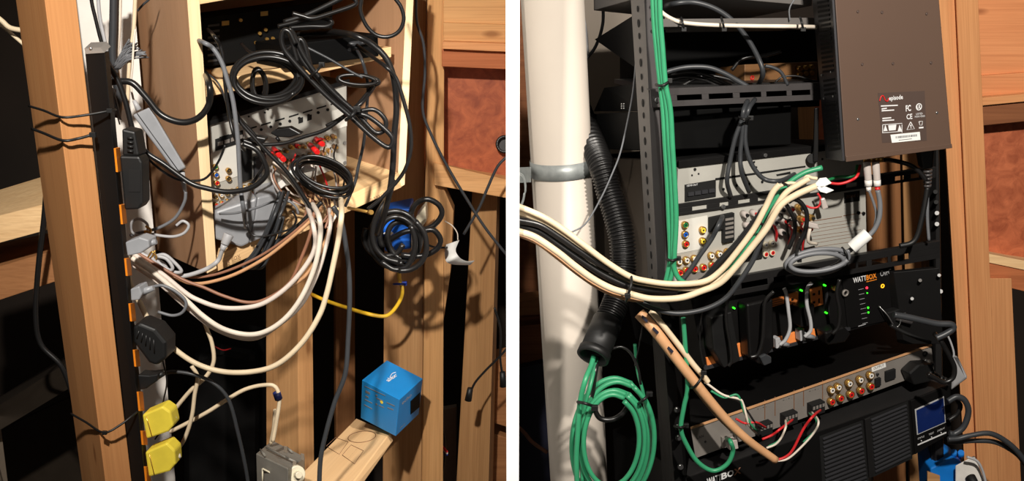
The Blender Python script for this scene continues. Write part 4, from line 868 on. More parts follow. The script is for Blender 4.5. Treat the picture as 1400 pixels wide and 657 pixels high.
K('thin dark cable crossing in front of the brown small amplifier', [(1060, 112), (1070, 105), (1090, 104), (1110, 110)], 2.5, 'black_cable', 2.04)
K('thin curved wire at the top beside the black amplifier', [(1080, 28), (1079, 14), (1083, 4), (1092, -8)], 2, 'grey_cable', 1.98)
for k, (P, L3) in enumerate((([(1022, 138, 1.93), (1017, 150), (1014, 164), (1005, 189), (998, 220), (994, 247), (999, 268, 1.93)], 'leftmost of three black cables falling in front of the receiver'),
        ([(1020, 140, 1.93), (1017, 160), (1014, 190), (1012, 212), (1014, 236), (1024, 262, 1.93)], 'middle of three black cables falling in front of the receiver'),
        ([(1032, 136, 1.95), (1024, 148), (1020, 164), (1019, 194), (1027, 223), (1044, 244), (1066, 247), (1086, 238, 1.97)], 'rightmost of three black cables, curving towards the white bundle'))):
    K(L3, P, 6.5, 'dark_grey_cable', 1.90 + .004 * k)
ziptie('tie gathering the three black cables under the upper slotted bar', [(1010, 160, 1.89), (1017, 163, 1.875), (1026, 161, 1.89)], w=4)
# ---- receiver in the rack
rr = thing('av_receiver', 'receiver in the rack with a pale rear panel and black cover', 'receiver', Q(1050, 392, 2.1))
fr = RF((926, 219), (1181, 191), (921, 392)); c = [fr.px(926, 219), fr.px(1181, 191), fr.px(1184, 348), fr.px(921, 392)]
c2 = [p + RD * .02 for p in c]; obj('cover', MB().hexa(c2 + [p + RD * 1.0 for p in c2]), 'case_black', rr, bevel=.001)
mb = MB().hexa([c2[0] + RD * .02 - Vector((.003, 0, 0)), c2[0] + RD - Vector((.003, 0, 0)), c2[3] + RD - Vector((.003, 0, 0)), c2[3] + RD * .02 - Vector((.003, 0, 0)), c2[0] + RD * .02, c2[0] + RD, c2[3] + RD, c2[3] + RD * .02]); obj('side_wall', mb, 'side_brown', rr)
mb = MB(); fr.plate(mb, [(926, 219), (1181, 191), (1181, 199), (926, 229)], 0, .006); obj('cover_lip', mb, 'case_black', rr, bevel=.0008)
mb = MB(); fr.plate(mb, [(926, 229), (1181, 199), (1184, 348), (921, 392)], -.004, .002); obj('rear_panel', mb, 'silver_panel', rr)
mb = MB(); fr.disc(mb, 1043, 211, 2.6, .006, .009, 10); obj('screw', mb, 'steel', rr)
mb = MB()
for u, v, r in ((949, 231, 2.2), (945, 239, 1.3), (954, 237, 1.3), (1030, 221, 1.4), (1033, 228, 1.4), (1123, 217, 1.6), (988, 258, 2), (1006, 253, 2), (1023, 251, 2), (1041, 248, 2), (1055, 246, 2)): fr.disc(mb, u, v, r, .0015, .0032, 8)
fr.plate(mb, [(1060, 238), (1079, 234), (1080, 237), (1061, 240)], .0015, .003)
obj('holes', mb, 'hole_black', rr)
mb = MB(); fr.plate(mb, [(935, 252), (977, 245), (977, 268), (935, 275)], .0015, .004); fr.plate(mb, [(977, 243), (1100, 226), (1100, 228), (977, 246)], .0015, .003); obj('hdmi_recess', mb, 'hole_black', rr)
mb = MB()
for k in range(4): fr.plate(mb, [(938 + 9.5 * k, 262 - 1.5 * k), (946 + 9.5 * k, 261 - 1.5 * k), (946 + 9.5 * k, 266 - 1.5 * k), (938 + 9.5 * k, 267 - 1.5 * k)], .004, .007)
obj('hdmi_port', mb, 'heatsink', rr)
mb = text(fr, 'HDMI OUT', 937, 254.5, 952, 252.5, 2.6, h=.0045); obj('printed_text', mb, 'white_text', rr)
mb = MB(); fr.plate(mb, [(924, 302), (966, 294), (966, 338), (924, 346)], .0018, .0028); obj('jack_plate', mb, 'panel_cream', rr)
for u, v, c_ in ((934, 306, 'green_plastic'), (934, 319, 'blue_plastic'), (935, 332, 'red_plastic'), (958, 313, 'yellow_tag'), (958, 328, 'yellow_tag')): rca(fr, u, v, c_, rr, 5, h0=.002)
for k, (u, v) in enumerate(((926, 356), (936, 354), (947, 352), (970, 348), (981, 346), (992, 343), (936, 368), (947, 366), (959, 364), (971, 361), (981, 359), (927, 371))): rca(fr, u, v, 'red_plastic' if k > 5 else 'white_plug', rr, 5, h0=.002)
for k, (u, v) in enumerate(((1044, 333), (1053, 331), (1044, 346), (1053, 344))): rca(fr, u, v, 'white_plug' if k < 2 else 'red_plastic', rr, 4, 'cream_plastic', h0=.002)
mb = MB(); fr.plate(mb, [(967, 296), (986, 292), (986, 312), (967, 316)], .0018, .008); fr.plate(mb, [(985, 292), (1000, 289), (1000, 327), (985, 331)], .0018, .010); fr.plate(mb, [(1008, 322), (1040, 316), (1040, 352), (1008, 358)], .0018, .006); obj('connector_block', mb, 'hole_black', rr, bevel=.001)
mb = MB()
for k in range(5): fr.plate(mb, [(987, 297 + 6 * k), (998, 295 + 6 * k), (998, 298 + 6 * k), (987, 300 + 6 * k)], .01, .0115)
obj('port_rows', mb, 'silver_dark', rr)
mb = MB(); fr.plate(mb, [(925, 376), (975, 367), (975, 376), (925, 386)], .0018, .0024); obj('bottom_label', mb, 'silver_dark', rr)
# terminals
for row in range(3):
    for k in range(8):
        u = 1014 + k * 12.4 + (row % 2) * 3; v = 291 - k * 1.5 + row * 15
        if row == 2 and k < 4: continue
        if k > 6 and row == 0: continue
        mb = MB(); fr.disc(mb, u, v, 4.6, .002, .016, 12, 4.2); mb.mi = 1; fr.disc(mb, u, v, 2.2, .016, .020, 8); obj('speaker_terminal', mb, ['clear_plastic' if k < 6 else 'gold', 'red_plastic' if (k + row) % 2 else 'hole_black'], rr)
mb = MB(); fr.plate(mb, [(1153, 263), (1174, 260), (1174, 274), (1153, 277)], .0018, .003); obj('black_badge', mb, 'hole_black', rr)
mb = text(fr, 'ZONE 2', 1155, 270.5, 1172, 268, 4, h=.0034); obj('printed_text', mb, 'brown_text', rr)
mb = MB()
for k in range(7): fr.plate(mb, [(1105, 308 + 5 * k), (1176 - 6 * (k % 3), 298 + 5 * k), (1176 - 6 * (k % 3), 298.4 + 5 * k), (1105, 308.4 + 5 * k)], .0018, .0024)
for a in ((1105, 302, 1150, 295), (1152, 294, 1177, 290)): fr.plate(mb, [(a[0], a[1]), (a[2], a[3]), (a[2], a[3] + .9), (a[0], a[1] + .9)], .0018, .0024)
obj('printed_lines', mb, 'brown_text', rr)
for u, v in ((1172, 290), (1179, 291)): mb = MB(); fr.disc(mb, u, v, 2.4, .002, .005, 8); obj('screw', mb, 'case_black', rr)
an = MB().prism([Q(u, v, 1.98) for u, v in ((1114, 148), (1120, 147), (1119, 221), (1112, 222))], (0, .006, 0)); ao = obj('antenna', an, 'case_black', rr, bevel=.0015); obj('antenna_base', MB().cyl(Q(1110, 217, 2.02), Q(1110, 217, 1.985), .010, .009, 14), 'case_black', ao, bevel=.001)
# dark plugs and wires at the terminals
random.seed(9)
for k in range(9):
    u = 1022 + 11 * k + random.uniform(-3, 3); v = 296 + random.uniform(-8, 14)
    K('short wire or lead among the clear speaker terminals of the rack receiver', [(u, v, 2.00), (u + random.uniform(-4, 8), v + 8, 1.965), (u + random.uniform(-10, 8), v + random.uniform(14, 28), 1.965), (u + random.uniform(-14, 6), v + random.uniform(30, 46), 1.99)], random.choice([3, 4, 5]), random.choice(['black_cable', 'black_cable', 'red_wire', 'white_cable', 'dark_grey_cable']), name='speaker_wire', group='leads among the rack receiver terminals')
K('black cable arching down over the right terminals of the rack receiver', [(1078, 276), (1086, 272), (1096, 278), (1103, 292), (1101, 315), (1092, 335), (1086, 352)], 6.5, 'black_cable', 1.93)
K('second black cable inside the arch over the right terminals', [(1074, 278), (1080, 288), (1086, 302), (1086, 320), (1078, 340)], 6, 'black_cable', 1.94)
mb = MB().prism([Q(u, v, 1.955) for u, v in ((1102, 302), (1118, 306), (1121, 314), (1106, 311))], (0, .008, 0)); obj('clear_plug', mb, 'clear_plastic', bevel=.002, label='clear plastic plug right of the arching black cable', cat='plug')
mb = MB().prism([Q(u, v, 1.965) for u, v in ((1122, 272), (1128, 270), (1133, 284), (1125, 287))], (0, .008, 0)); obj('clear_plug', mb, 'clear_plastic', bevel=.002, label='clear plastic plug below the white flag tags', cat='plug')
K('red wire curling beside the clear plug under the white flag tags', [(1102, 281), (1110, 284), (1119, 282), (1122, 272), (1118, 264)], 3, 'red_wire', 1.97, name='thin_wire', cat='wire')
# studs seen through the rack
post('wall_stud', 'tan stud seen through the rack above the receiver', 'stud', ((1088, 100, 2.75), (1094, 230, 2.75)), ((1090, 100, 2.74), (1096, 230, 2.74)), ((1112, 100, 2.75), (1118, 230, 2.75)), 'stud_tan')
hboard('sheathing_panel', 'reddish panel seen through the rack behind the antenna', [(1108, 90), (1150, 90), (1150, 260), (1108, 260)], 2.82, .02, 'panel_osb_right', 'panel')
post('wall_stud', 'brown stud seen through the rack beside the receiver, left one', 'stud', ((1180, 180, 2.62), (1186, 400, 2.62)), ((1182, 180, 2.60), (1188, 400, 2.60)), ((1230, 180, 2.61), (1234, 400, 2.61)), 'pine_brown')
post('wall_stud', 'brown stud seen through the rack beside the receiver, right one', 'stud', ((1231, 180, 2.66), (1236, 400, 2.66)), ((1233, 180, 2.64), (1238, 400, 2.64)), ((1270, 180, 2.65), (1274, 400, 2.65)), 'stud_tan')
# ---- vertical black amplifier
am = thing('power_amplifier', 'brown-black amplifier hung upright in front of the wood stud', 'amplifier', Q(1225, 220, 1.95))
fa = Face(Q(1138, -60, 1.86), Q(1279, -60, 1.92), Q(1156, 220, 1.86)); fc = [fa.px(1138, -60), fa.px(1279, -60), fa.px(1301, 202), fa.px(1156, 220)]
hs = Q(1109, -60, 1.99); hb = Q(1132, 216, 1.98)
bv = (hs - fc[0]); bv2 = (hb - fc[3])
mb = MB().hexa(fc + [p + bv * 1.0 for p in fc[:2]] + [p + bv2 for p in fc[2:]]); obj('case', mb, 'amp_brown', am, bevel=.0015)
ff = Face(fc[0], fc[0] + bv, fc[3])
mb = MB().hexa([fc[0] + bv * .03 + ff.n * .004, fc[0] + bv + ff.n * .004, fc[3] + bv2 + ff.n * .004, fc[3] + bv2 * .03 + ff.n * .004, fc[0] + bv * .03, fc[0] + bv, fc[3] + bv2, fc[3] + bv2 * .03]); sidep = obj('vented_side', mb, 'heatsink', am, bevel=.0008)
mb = MB(); v = -30
while v < 204:
    if not (96 < v < 104 or 128 < v < 138):
        l = 1119 + (v) * .0775; mb.prism([ff.px(l + 2, v, .0042), ff.px(l + 17, v - 2.5, .0042), ff.px(l + 17, v + .8, .0042), ff.px(l + 2, v + 3.3, .0042)], ff.n * .0008)
    v += 6.3
obj('vent_slots', mb, 'hole_black', sidep)
for u, v in ((1127, 102), (1140, 98), (1130, 134), (1143, 131)): obj('screw', MB().sphere(ff.px(u, v, .0045), .002, 8), 'steel', sidep)
mb = MB(); fa.plate(mb, [(1156, 213), (1300, 196), (1301, 202), (1156, 221)], .0, .0025); obj('bottom_lip', mb, 'amp_brown', am, bevel=.0008)
for u, v, b_ in ((1173, 16, 0), (1206, 17, 0), (1267, 19, 0), (1179, 88, 0), (1221, 87, 0), (1273, 86, 0), (1173, 163, 1), (1281, 154, 1)):
    mb = MB(); fa.disc(mb, u, v, 2.3, 0, .0012, 12, 1.6); obj('screw', mb, 'steel' if b_ else 'amp_label', am)
mb = MB(); fa.plate(mb, [(1200, 127), (1264, 124), (1267, 192), (1206, 195)], 0, .0004); lab = obj('rating_label', mb, 'amp_label', am, label='darker rating label with white print')
mb = MB(); mb.tube(smooth([fa.px(u, v, .0012) for u, v in ((1202, 138), (1204, 132), (1207, 131), (1210, 137), (1213, 138), (1214, 134))]), .0009, 6); obj('red_wave_logo', mb, 'red_plastic', lab, label='red wave logo')
mb = MB(); text(fa, 'episode', 1215, 137, 1234, 135, 6, h=.001, mb=mb, bold=.02)
for (u, v, w_) in ((1204, 145, 23), (1205, 149, 7), (1205, 151.5, 17), (1206, 162, 12), (1206, 165, 16)): fa.plate(mb, [(u, v - 1), (u + w_, v - 2), (u + w_, v - .6), (u, v + .6)], .0004, .001)
text(fa, 'FC', 1238, 152, 1245, 151, 8, h=.001, mb=mb, bold=.03); text(fa, 'CE', 1239, 163, 1247, 162, 7, h=.001, mb=mb, bold=.02)
fa.ring(mb, 1256, 146, 5, 3.6, .0004, .001); text(fa, 'UL', 1253, 148.5, 1259, 148, 5, h=.001, mb=mb, bold=.03); text(fa, 'LISTED', 1252, 157, 1261, 156, 2.6, h=.001, mb=mb); text(fa, 'AUDIO VIDEO', 1250, 160.5, 1264, 159.5, 2.6, h=.001, mb=mb)
for a, b, c_ in (((1206, 170), (1233, 168), 0), ((1206, 181), (1233, 179), 0)): fa.plate(mb, [a, b, (b[0], b[1] + .7), (a[0], a[1] + .7)], .0004, .001)
for a in (1206, 1232.4): fa.plate(mb, [(a, 170), (a + .7, 170), (a + .7, 181), (a, 181)], .0004, .001)
for a in (1207.5, 1227): fa.plate(mb, [(a + 2.5, 170.5), (a + 5.5, 178.6), (a, 179.2)], .0004, .001)
fa.plate(mb, [(1214, 171), (1225, 170), (1224, 177.6), (1215, 178.4)], .0004, .001)
mb.tube([fa.px(u, v, .0008) for u, v in ((1244.5, 166.5), (1250, 176), (1239.5, 177), (1244.5, 166.5))], .0006, 6); text(fa, '!', 1244, 175, 1246, 175, 5, h=.001, mb=mb)
mb.tube([fa.px(u, v, .0008) for u, v in ((1256, 166), (1261, 165.5), (1260, 171), (1257, 171), (1256, 166))], .0005, 6); fa.plate(mb, [(1256, 173.5), (1262, 173), (1262, 175), (1256, 175.5)], .0004, .001)
obj('printed_marks', mb, 'white_text', lab)
mb = MB(); fa.plate(mb, [(1217, 184), (1257, 180), (1258, 191), (1219, 195)], .0004, .001); bc = obj('barcode_sticker', mb, 'label_paper', am, label='white barcode sticker')
mb = MB(); random.seed(2)
u = 1224
while u < 1252:
    w_ = random.choice([.5, .8, 1.2]); fa.plate(mb, [(u, 186 - (u - 1224) * .1), (u + w_, 186 - (u - 1224) * .1), (u + w_, 189 - (u - 1224) * .1), (u, 189 - (u - 1224) * .1)], .001, .0013); u += w_ + random.choice([.5, .8])
fa.plate(mb, [(1228, 191), (1246, 189), (1246, 189.8), (1228, 191.8)], .001, .0013); obj('bars', mb, 'grey_cable', bc)
# jacks and plugs below the amplifier
for u in (1184, 1191, 1198, 1204): mb = MB().cyl(Q(u, 213, 1.915), Q(u, 221, 1.915), .0045, None, 12); obj('rca_jack', mb, 'gold', am)
tp = thing('rca_plug_pair', 'pair of clear white and red ringed audio plugs under the amplifier', 'plug', Q(1192, 262, 1.91))
for u, r_ in ((1185, 'white_plug'), (1197, 'red_plastic')):
    b_ = obj('plug_body', MB().cyl(Q(u, 221, 1.91), Q(u + 2, 246, 1.905), .0065, .006, 14), 'clear_plastic', tp, bevel=.0005)
    obj('white_collar', MB().cyl(Q(u + 2, 246, 1.905), Q(u + 2.4, 254, 1.904), .0062, None, 14), 'white_plug', b_)
    obj('color_ring', MB().cyl(Q(u + 2.4, 255, 1.904), Q(u + 3, 261, 1.904), .0042, None, 12), r_, b_, label=r_.split('_')[0] + ' ring')
K('thin grey lead from the white ringed plug under the amplifier', [(1188, 260), (1194, 276), (1198, 292), (1196, 308)], 4, 'grey_cable', 1.90)
K('grey lead from the red ringed plug down to the grey coil', [(1200, 260), (1203, 278), (1202, 298), (1195, 314), (1184, 325), (1172, 334), (1158, 344), (1140, 346)], 7, 'grey_cable', 1.89)
mb = MB().cyl(Q(1187, 319, 1.885), Q(1164, 339, 1.885), .0105, .0105, 16); wl_ = obj('cable_label', mb, 'label_paper', label='white printed label wrapped on the grey lead', cat='label', bevel=.0008)
K('coil of braided grey cable resting on the lower slotted bar', coil(1115, 356, 40, 14, 6.2, 1.885, 6.5, -.12, .3, .014), 6.6, 'grey_cable', name='coiled_cable', cat='coiled cable', sub=3)
ziptie('tie on the left of the grey coil', [(1091, 340, 1.86), (1090, 348, 1.85), (1093, 356, 1.855)], w=3); ziptie('tie on the right of the grey coil', [(1151, 338, 1.87), (1157, 346, 1.86), (1159, 358, 1.865)], w=3.5)
K('dark green and black wire pair end entering the amplifier from the flag tags', [(1132, 246, 1.92), (1145, 242), (1162, 241), (1170, 236), (1172, 226, 1.94)], 4.5, 'green_dark' if 'green_dark' in M else 'green_plastic', 1.93)
K('dark red wire entering the amplifier beside the green one', [(1134, 250, 1.92), (1148, 251), (1162, 247), (1172, 240), (1176, 226, 1.94)], 4, 'red_wire', 1.92)
K('black cable curving from under the amplifier to the right rack post', [(1206, 218, 1.95), (1225, 220), (1245, 226), (1258, 236), (1266, 246)], 6.5, 'black_cable', 1.98)
pg = thing('power_plug', 'black ribbed plug hanging at the right rack post under the amplifier', 'plug', Q(1268, 258, 2.0))
obj('plug_body', MB().prism([Q(u, v, 1.99) for u, v in ((1258, 205), (1278, 203), (1276, 230), (1263, 232))], (0, .03, 0)), 'black_rubber', pg, bevel=.003)
mb = MB()
for k in range(5): mb.ring(Q(1268, 232 + 5 * k, 2.0), Q(1268, 235 + 5 * k, 2.0), .0085 - .0004 * k, .003, 14)
obj('ribbed_relief', mb, 'rack_dark_grey', pg)
K('black flat cable dropping from the ribbed plug along the rack post', [(1268, 256), (1265, 275), (1260, 300), (1254, 322), (1246, 332), (1230, 336)], 7.5, 'black_rubber', 2.0)
K('thin grey cable running down behind the right rack post', [(1268, 270), (1268, 300), (1270, 328)], 4.5, 'grey_cable', 2.06)
# ---- power conditioner
wbx = thing('power_conditioner', 'black power conditioner with orange outlets in the middle of the rack', 'power conditioner', Q(1090, 500, 2.0))
fw = RF((950, 412), (1220, 361), (962, 503), .012); c = [fw.px(945, 410), fw.px(1220, 361), fw.px(1234, 434), fw.px(962, 503)]
obj('case', MB().hexa(c + [p + RD * .8 for p in c]), 'case_black', wbx, bevel=.001)
mb = MB(); fw.plate(mb, [(1150, 376), (1221, 362), (1234, 433), (1158, 449)], 0, .003); fpn = obj('front_panel', mb, 'case_black', wbx, bevel=.001)
mb = MB(); fw.plate(mb, [(962, 499), (1160, 446), (1160, 450), (962, 504)], 0, .006); obj('bottom_rail', mb, 'heatsink', wbx)
mb = text(fw, 'WATT', 1165, 386, 1183, 382, 7.5, h=.0036, bold=.02); obj('lettering', mb, 'white_text', wbx, label='white letters')
mb = text(fw, 'BOX', 1183, 382, 1197, 378.5, 7.5, h=.0036, bold=.03); fw.plate(mb, [(1183, 384), (1197, 380.5), (1197, 381.3), (1183, 384.8)], .003, .0036); obj('lettering', mb, 'orange_text', wbx, label='orange letters')
mb = text(fw, 'OvrC', 1202, 377, 1217, 373.5, 8, h=.0036, bold=.01); fw.plate(mb, [(1175, 371), (1198, 366), (1198, 366.8), (1175, 371.8)], .003, .0036); fw.plate(mb, [(1172, 444.5), (1182, 441.5), (1182, 442.5), (1172, 445.5)], .003, .0036)
for k in range(8):
    v = 394 + 6.6 * k; fw.plate(mb, [(1172 + k * .8, v + 1), (1179 + k * .8, v - .6), (1179 + k * .8, v - .2), (1172 + k * .8, v + 1.4)], .003, .0034)
obj('lettering', mb, 'pale_grey', wbx)
for u, v, m_, r_ in ((1183.5, 392.5, 'led_red', 1.7), (1184, 399.5, 'led_green', 1), (1185.2, 419.5, 'led_green', 1.5), (1185.6, 426, 'led_green', 1.4)):
    mb = MB(); fw.disc(mb, u, v, r_, .003, .0042, 10); obj('indicator_light', mb, m_, wbx, label='glowing ' + m_.split('_')[1] + ' light')
mb = MB(); fw.ring(mb, 1205, 390, 2.9, 1.7, .003, .0042); pbn = obj('power_button', mb, 'led_amber', wbx, label='glowing amber power button')
def outlet(poly, slots=None):
    mb = MB(); fw.plate(mb, poly, 0, .004); o = obj('outlet', mb, 'orange_plastic', wbx, bevel=.0008, label='orange outlet')
    if slots:
        m2 = MB()
        for q in slots: fw.plate(m2, q, .004, .0046)
        obj('slots', m2, 'hole_black', o)
def sq(u, v, w_, h_): return [(u, v), (u + w_, v - w_ * .2), (u + w_, v + h_ - w_ * .2), (u, v + h_)]
outlet([(1106, 394), (1122, 390), (1124, 415), (1108, 420)], [sq(1109, 400, 3.5, 3), sq(1117, 396, 2, 6), sq(1117, 407, 1.8, 6), sq(1109, 411, 3.5, 3)])
outlet([(1077, 401), (1090, 398), (1090, 413), (1078, 416)], [sq(1080, 407, 3, 3)])
outlet([(1042, 466), (1068, 458), (1068, 474), (1042, 482)]); outlet([(1075, 456), (1098, 448), (1099, 464), (1074, 472)]); outlet([(1000, 471), (1022, 464), (1022, 488), (1002, 494)])
outlet([(964, 488), (988, 480), (988, 494), (966, 500)]); outlet([(1106, 450), (1112, 448), (1114, 460), (1107, 462)])
mb = MB(); fw.plate(mb, [(1051, 409), (1071, 404), (1071, 414), (1051, 420)], 0, .002)
wl2 = obj('warning_label', mb, 'orange_plastic', wbx, label='dull orange warning label'); mb = MB()
for k in range(3): fw.plate(mb, [(1053, 411 + 3 * k), (1069, 407 + 3 * k), (1069, 408 + 3 * k), (1053, 412 + 3 * k)], .002, .0025)
obj('printed_lines', mb, 'brown_text', wl2)
for u, v in ((1094, 396), (1126, 389), (1096, 435), (1128, 426.5), (969, 471), (1002, 420)): mb = MB(); fw.disc(mb, u, v, 1.3, 0, .006, 10); obj('indicator_light', mb, 'led_green', wbx, label='glowing green outlet light')
mb = MB(); fw.disc(mb, 1137, 392, 4, 0, .010, 14, 3.2); obj('coax_jack', mb, 'gold', wbx)
mb = MB(); fw.ring(mb, 1153, 399, 5, 3, .003, .008, 14); obj('mount_bolt', mb, 'silver_dark', wbx)
fw2 = MB(); fw.plate(fw2, [(1124, 391), (1130, 389), (1133, 430), (1130, 431)], 0, .003); obj('bay_divider', fw2, 'heatsink', wbx)
def fplug(label, poly, m, h0=.005, h1=.035, bev=.002, name='power_plug'):
    mb = MB(); fw.plate(mb, poly, h0, h1); return obj(name, mb, m, label=label, cat='plug', bevel=bev)
fplug('black flat plug at the left end of the power conditioner', [(958, 426), (986, 418), (998, 484), (976, 494), (962, 470)], 'black_rubber')
fplug('big black adapter block plugged into the power conditioner', [(1006, 408), (1042, 400), (1044, 466), (1024, 490), (1010, 480)], 'soft_black', bev=.004)
fplug('black plug in the middle outlet of the power conditioner', [(1079, 414), (1098, 408), (1098, 436), (1080, 440)], 'soft_black')
fplug('black round-nosed plug below the bright orange outlet', [(1112, 446), (1138, 438), (1148, 448), (1140, 460), (1116, 464)], 'soft_black', bev=.004)
for lab, q in (('small light grey plug low in the power conditioner, left one', (1051, 458, 1067, 470)), ('small light grey plug low in the power conditioner, right one', (1084, 447, 1102, 460))):
    t = thing('power_plug', lab, 'plug', Q((q[0] + q[2]) / 2, q[3], 1.94)); mb = MB(); fw.plate(mb, [(q[0], q[1]), (q[0] + 6, q[1] - 2), (q[0] + 8, q[3]), (q[0] + 1, q[3] + 1)], .006, .022); obj('plug_body', mb, 'pale_grey', t, bevel=.001)
    obj('boot', MB().cyl(fw.px(q[0] + 6, q[1] + 6, .016), fw.px(q[2] + 3, q[3] - 3, .018), .0055, .004, 10), 'grey_plastic', t)
K('grey cord arching in front of the conditioner beside the warning label', [(1072, 394), (1075, 402), (1078, 425), (1080, 448), (1074, 464), (1066, 471)], 5.5, 'pale_grey', 1.93)
K('grey cord arching in front of the bright orange outlet', [(1110, 386), (1104, 394), (1103, 415), (1108, 438), (1108, 452), (1100, 460)], 5.5, 'pale_grey', 1.94)
K('black cord arching left of the warning label', [(1058, 398), (1046, 412), (1044, 440), (1042, 466), (1036, 484), (1026, 488)], 5.5, 'black_cable', 1.92)
K('black cord over the left end of the conditioner', [(1002, 400), (994, 414), (993, 440), (998, 470), (1000, 492), (996, 500)], 5, 'black_cable', 1.9)
K('black cord between the conditioner outlets and its lettered panel', [(1148, 382), (1144, 400), (1148, 425), (1146, 446), (1138, 456)], 5.5, 'black_cable', 1.96)
K('thin dark cord near the left rack post in front of the conditioner', [(962, 420), (958, 440), (957, 470), (962, 500)], 3, 'black_cable', 1.88)
fplug('round black plug end low in front of the conditioner', [(1022, 478), (1030, 474), (1038, 478), (1038, 486), (1028, 490)], 'dark_grey_cable', .02, .04)
# cord to the conditioner's inlet with wire bail
pc = thing('power_plug', 'black inlet plug held by a wire bail on the power conditioner', 'plug', Q(1218, 440, 1.98))
mb = MB(); fw.plate(mb, [(1204, 423), (1220, 418), (1228, 428), (1224, 438), (1212, 444)], .003, .02); obj('plug_body', mb, 'black_rubber', pc, bevel=.002)
obj('wire_bail', MB().tube(smooth([fw.px(1197, 416, .01), fw.px(1203, 426, .022), fw.px(1211, 440, .025), fw.px(1216, 438, .028), fw.px(1219, 424, .03), fw.px(1226, 422, .025)]), .0011, 8), 'steel', pc)
obj('strain_relief', MB().cyl(fw.px(1216, 428, .02), fw.px(1230, 432, .035), .008, .006), 'rack_dark_grey', pc)
K('thick dark cord looping out from the wire-bailed plug over the rack side', [(1222, 430), (1240, 433), (1258, 437), (1281, 442), (1300, 443), (1303, 449), (1293, 456), (1280, 462)], 9.5, 'dark_grey_cable', 1.95)
K('dark cord falling from the loop down the side of the rack', [(1278, 456, 1.98), (1285, 464), (1292, 475), (1299, 488), (1305, 502), (1303, 516), (1291, 522), (1278, 516), (1268, 511)], 7, 'black_cable', 1.96)
K('black cord lying on top of the silver unit under the conditioner', [(1218, 444), (1232, 452), (1250, 460), (1272, 468)], 6, 'black_rubber', 2.03)
K('pale thin cord hanging right of the rack beside the wood stud', [(1294, 455), (1300, 468), (1304, 482), (1303, 492)], 3, 'pale_grey', 2.1)
# ---- silver unit
sv = thing('audio_amplifier', 'black topped unit with a silver rear panel full of round jacks', 'amplifier', Q(1110, 640, 2.0))
fs_ = RF((944, 584), (1273, 471), (951, 626), -.012); c = [fs_.px(944, 584), fs_.px(1273, 471), fs_.px(1277, 505), fs_.px(951, 626)]
tb = Q(940, 506, 2.24) - c[0]; c2 = [p + tb * .01 for p in c]
obj('case', MB().hexa(c2 + [p + tb * 1.1 for p in c2]), 'case_black', sv, bevel=.001)
mb = MB(); mb.hexa(c + [p + tb * .012 for p in c]); obj('rear_panel', mb, 'silver_dark', sv, bevel=.0005)
mb = MB(); fs_.plate(mb, [(944, 583), (1273, 470), (1273, 472), (944, 585.5)], 0, .003); obj('edge_highlight', mb, 'beige_cable', sv)  # thin tan highlight on the top edge, put into this strip's colour
RW = [(1134, 531), (1143, 527), (1158, 522), (1173, 517), (1187, 511)]; RR = [(1134, 547), (1146, 542), (1160, 537), (1174, 532), (1187.5, 526)]
for (u, v) in RW: rca(fs_, u, v, 'white_plug', sv, 5.2, h=.010, h0=.0005)
for (u, v) in RR: rca(fs_, u, v, 'red_plastic', sv, 5.2, h=.010, h0=.0005)
mb = MB(); fs_.plate(mb, [(1191, 501), (1210, 495), (1211, 501), (1192, 508)], 0, .001); st = obj('sticker', mb, 'label_paper', sv, label='white sticker'); mb = text(fs_, 'OUTPUT', 1194, 505, 1208, 500, 3.5, h=.0014); obj('printed_text', mb, 'ink', st)
def blk(poly, h, m, name, lab=None): mb = MB(); fs_.plate(mb, poly, 0, h); return obj(name, mb, m, sv, bevel=.0006, label=lab)
blk([(1195, 517), (1202, 514.5), (1202, 525), (1195, 527.5)], .006, 'hole_black', 'optical_port'); blk([(1209, 507), (1222, 502.5), (1222, 515), (1209, 519.5)], .006, 'hole_black', 'network_port')
for u, v, r_, m_ in ((1264, 483, 4, 'rack_black'), (1265, 493, 2.6, 'steel'), (1273, 498, 3.4, 'rack_black'), (1199, 511, 2, 'rack_black')): mb = MB(); fs_.ring(mb, u, v, r_, r_ * .55, 0, .003) if m_ != 'steel' else fs_.disc(mb, u, v, r_, 0, .003); obj('round_connector', mb, m_, sv)
blk([(985, 596), (1002, 590), (1003, 606), (986, 611)], .006, 'silver_dark', 'network_port', 'metal framed network port')
mb = MB(); text(fs_, 'LAN', 953, 600, 962, 596.5, 4, mb=mb); fs_.disc(mb, 964, 603, 1.6, 0, .001)
for u in (1035, 1070, 1106): v = 584 - (u - 1000) * .343; text(fs_, 'ZONE', u, v - 17 + 0, u + 12, v - 21, 3, mb=mb); text(fs_, '+ - + -', u, v - 12, u + 13, v - 16, 2.5, mb=mb)
obj('printed_text', mb, 'ink', sv)
for u0 in (1019, 1059, 1098): v = 571 - (u0 - 1000) * .343 - 9; mb = MB(); fs_.plate(mb, [(u0, v), (u0 + 1, v), (u0 + 1, v + 26), (u0, v + 26)], 0, .0006); fs_.plate(mb, [(u0 + 26, v - 9), (u0 + 27, v - 9), (u0 + 27, v + 17), (u0 + 26, v + 17)], 0, .0006); obj('dividing_line', mb, 'brown_text', sv)
for i, u in enumerate((1032, 1066, 1103)):
    v = (578, 564, 550)[i]; h_ = 15
    b_ = blk([(u, v), (u + 18, v - 6), (u + 18, v - 6 + h_), (u, v + h_)], .016, 'hole_black', 'terminal_block', 'black screw terminal block')
    mb = MB()
    for k in range(4): fs_.plate(mb, [(u + 1.5 + 4.3 * k, v + 1.6 - 1.45 * k), (u + 4.3 + 4.3 * k, v + .8 - 1.45 * k), (u + 4.3 + 4.3 * k, v + 5 - 1.45 * k), (u + 1.5 + 4.3 * k, v + 5.8 - 1.45 * k)], .016, .0166)
    obj('screw_heads', mb, 'silver_dark', b_)
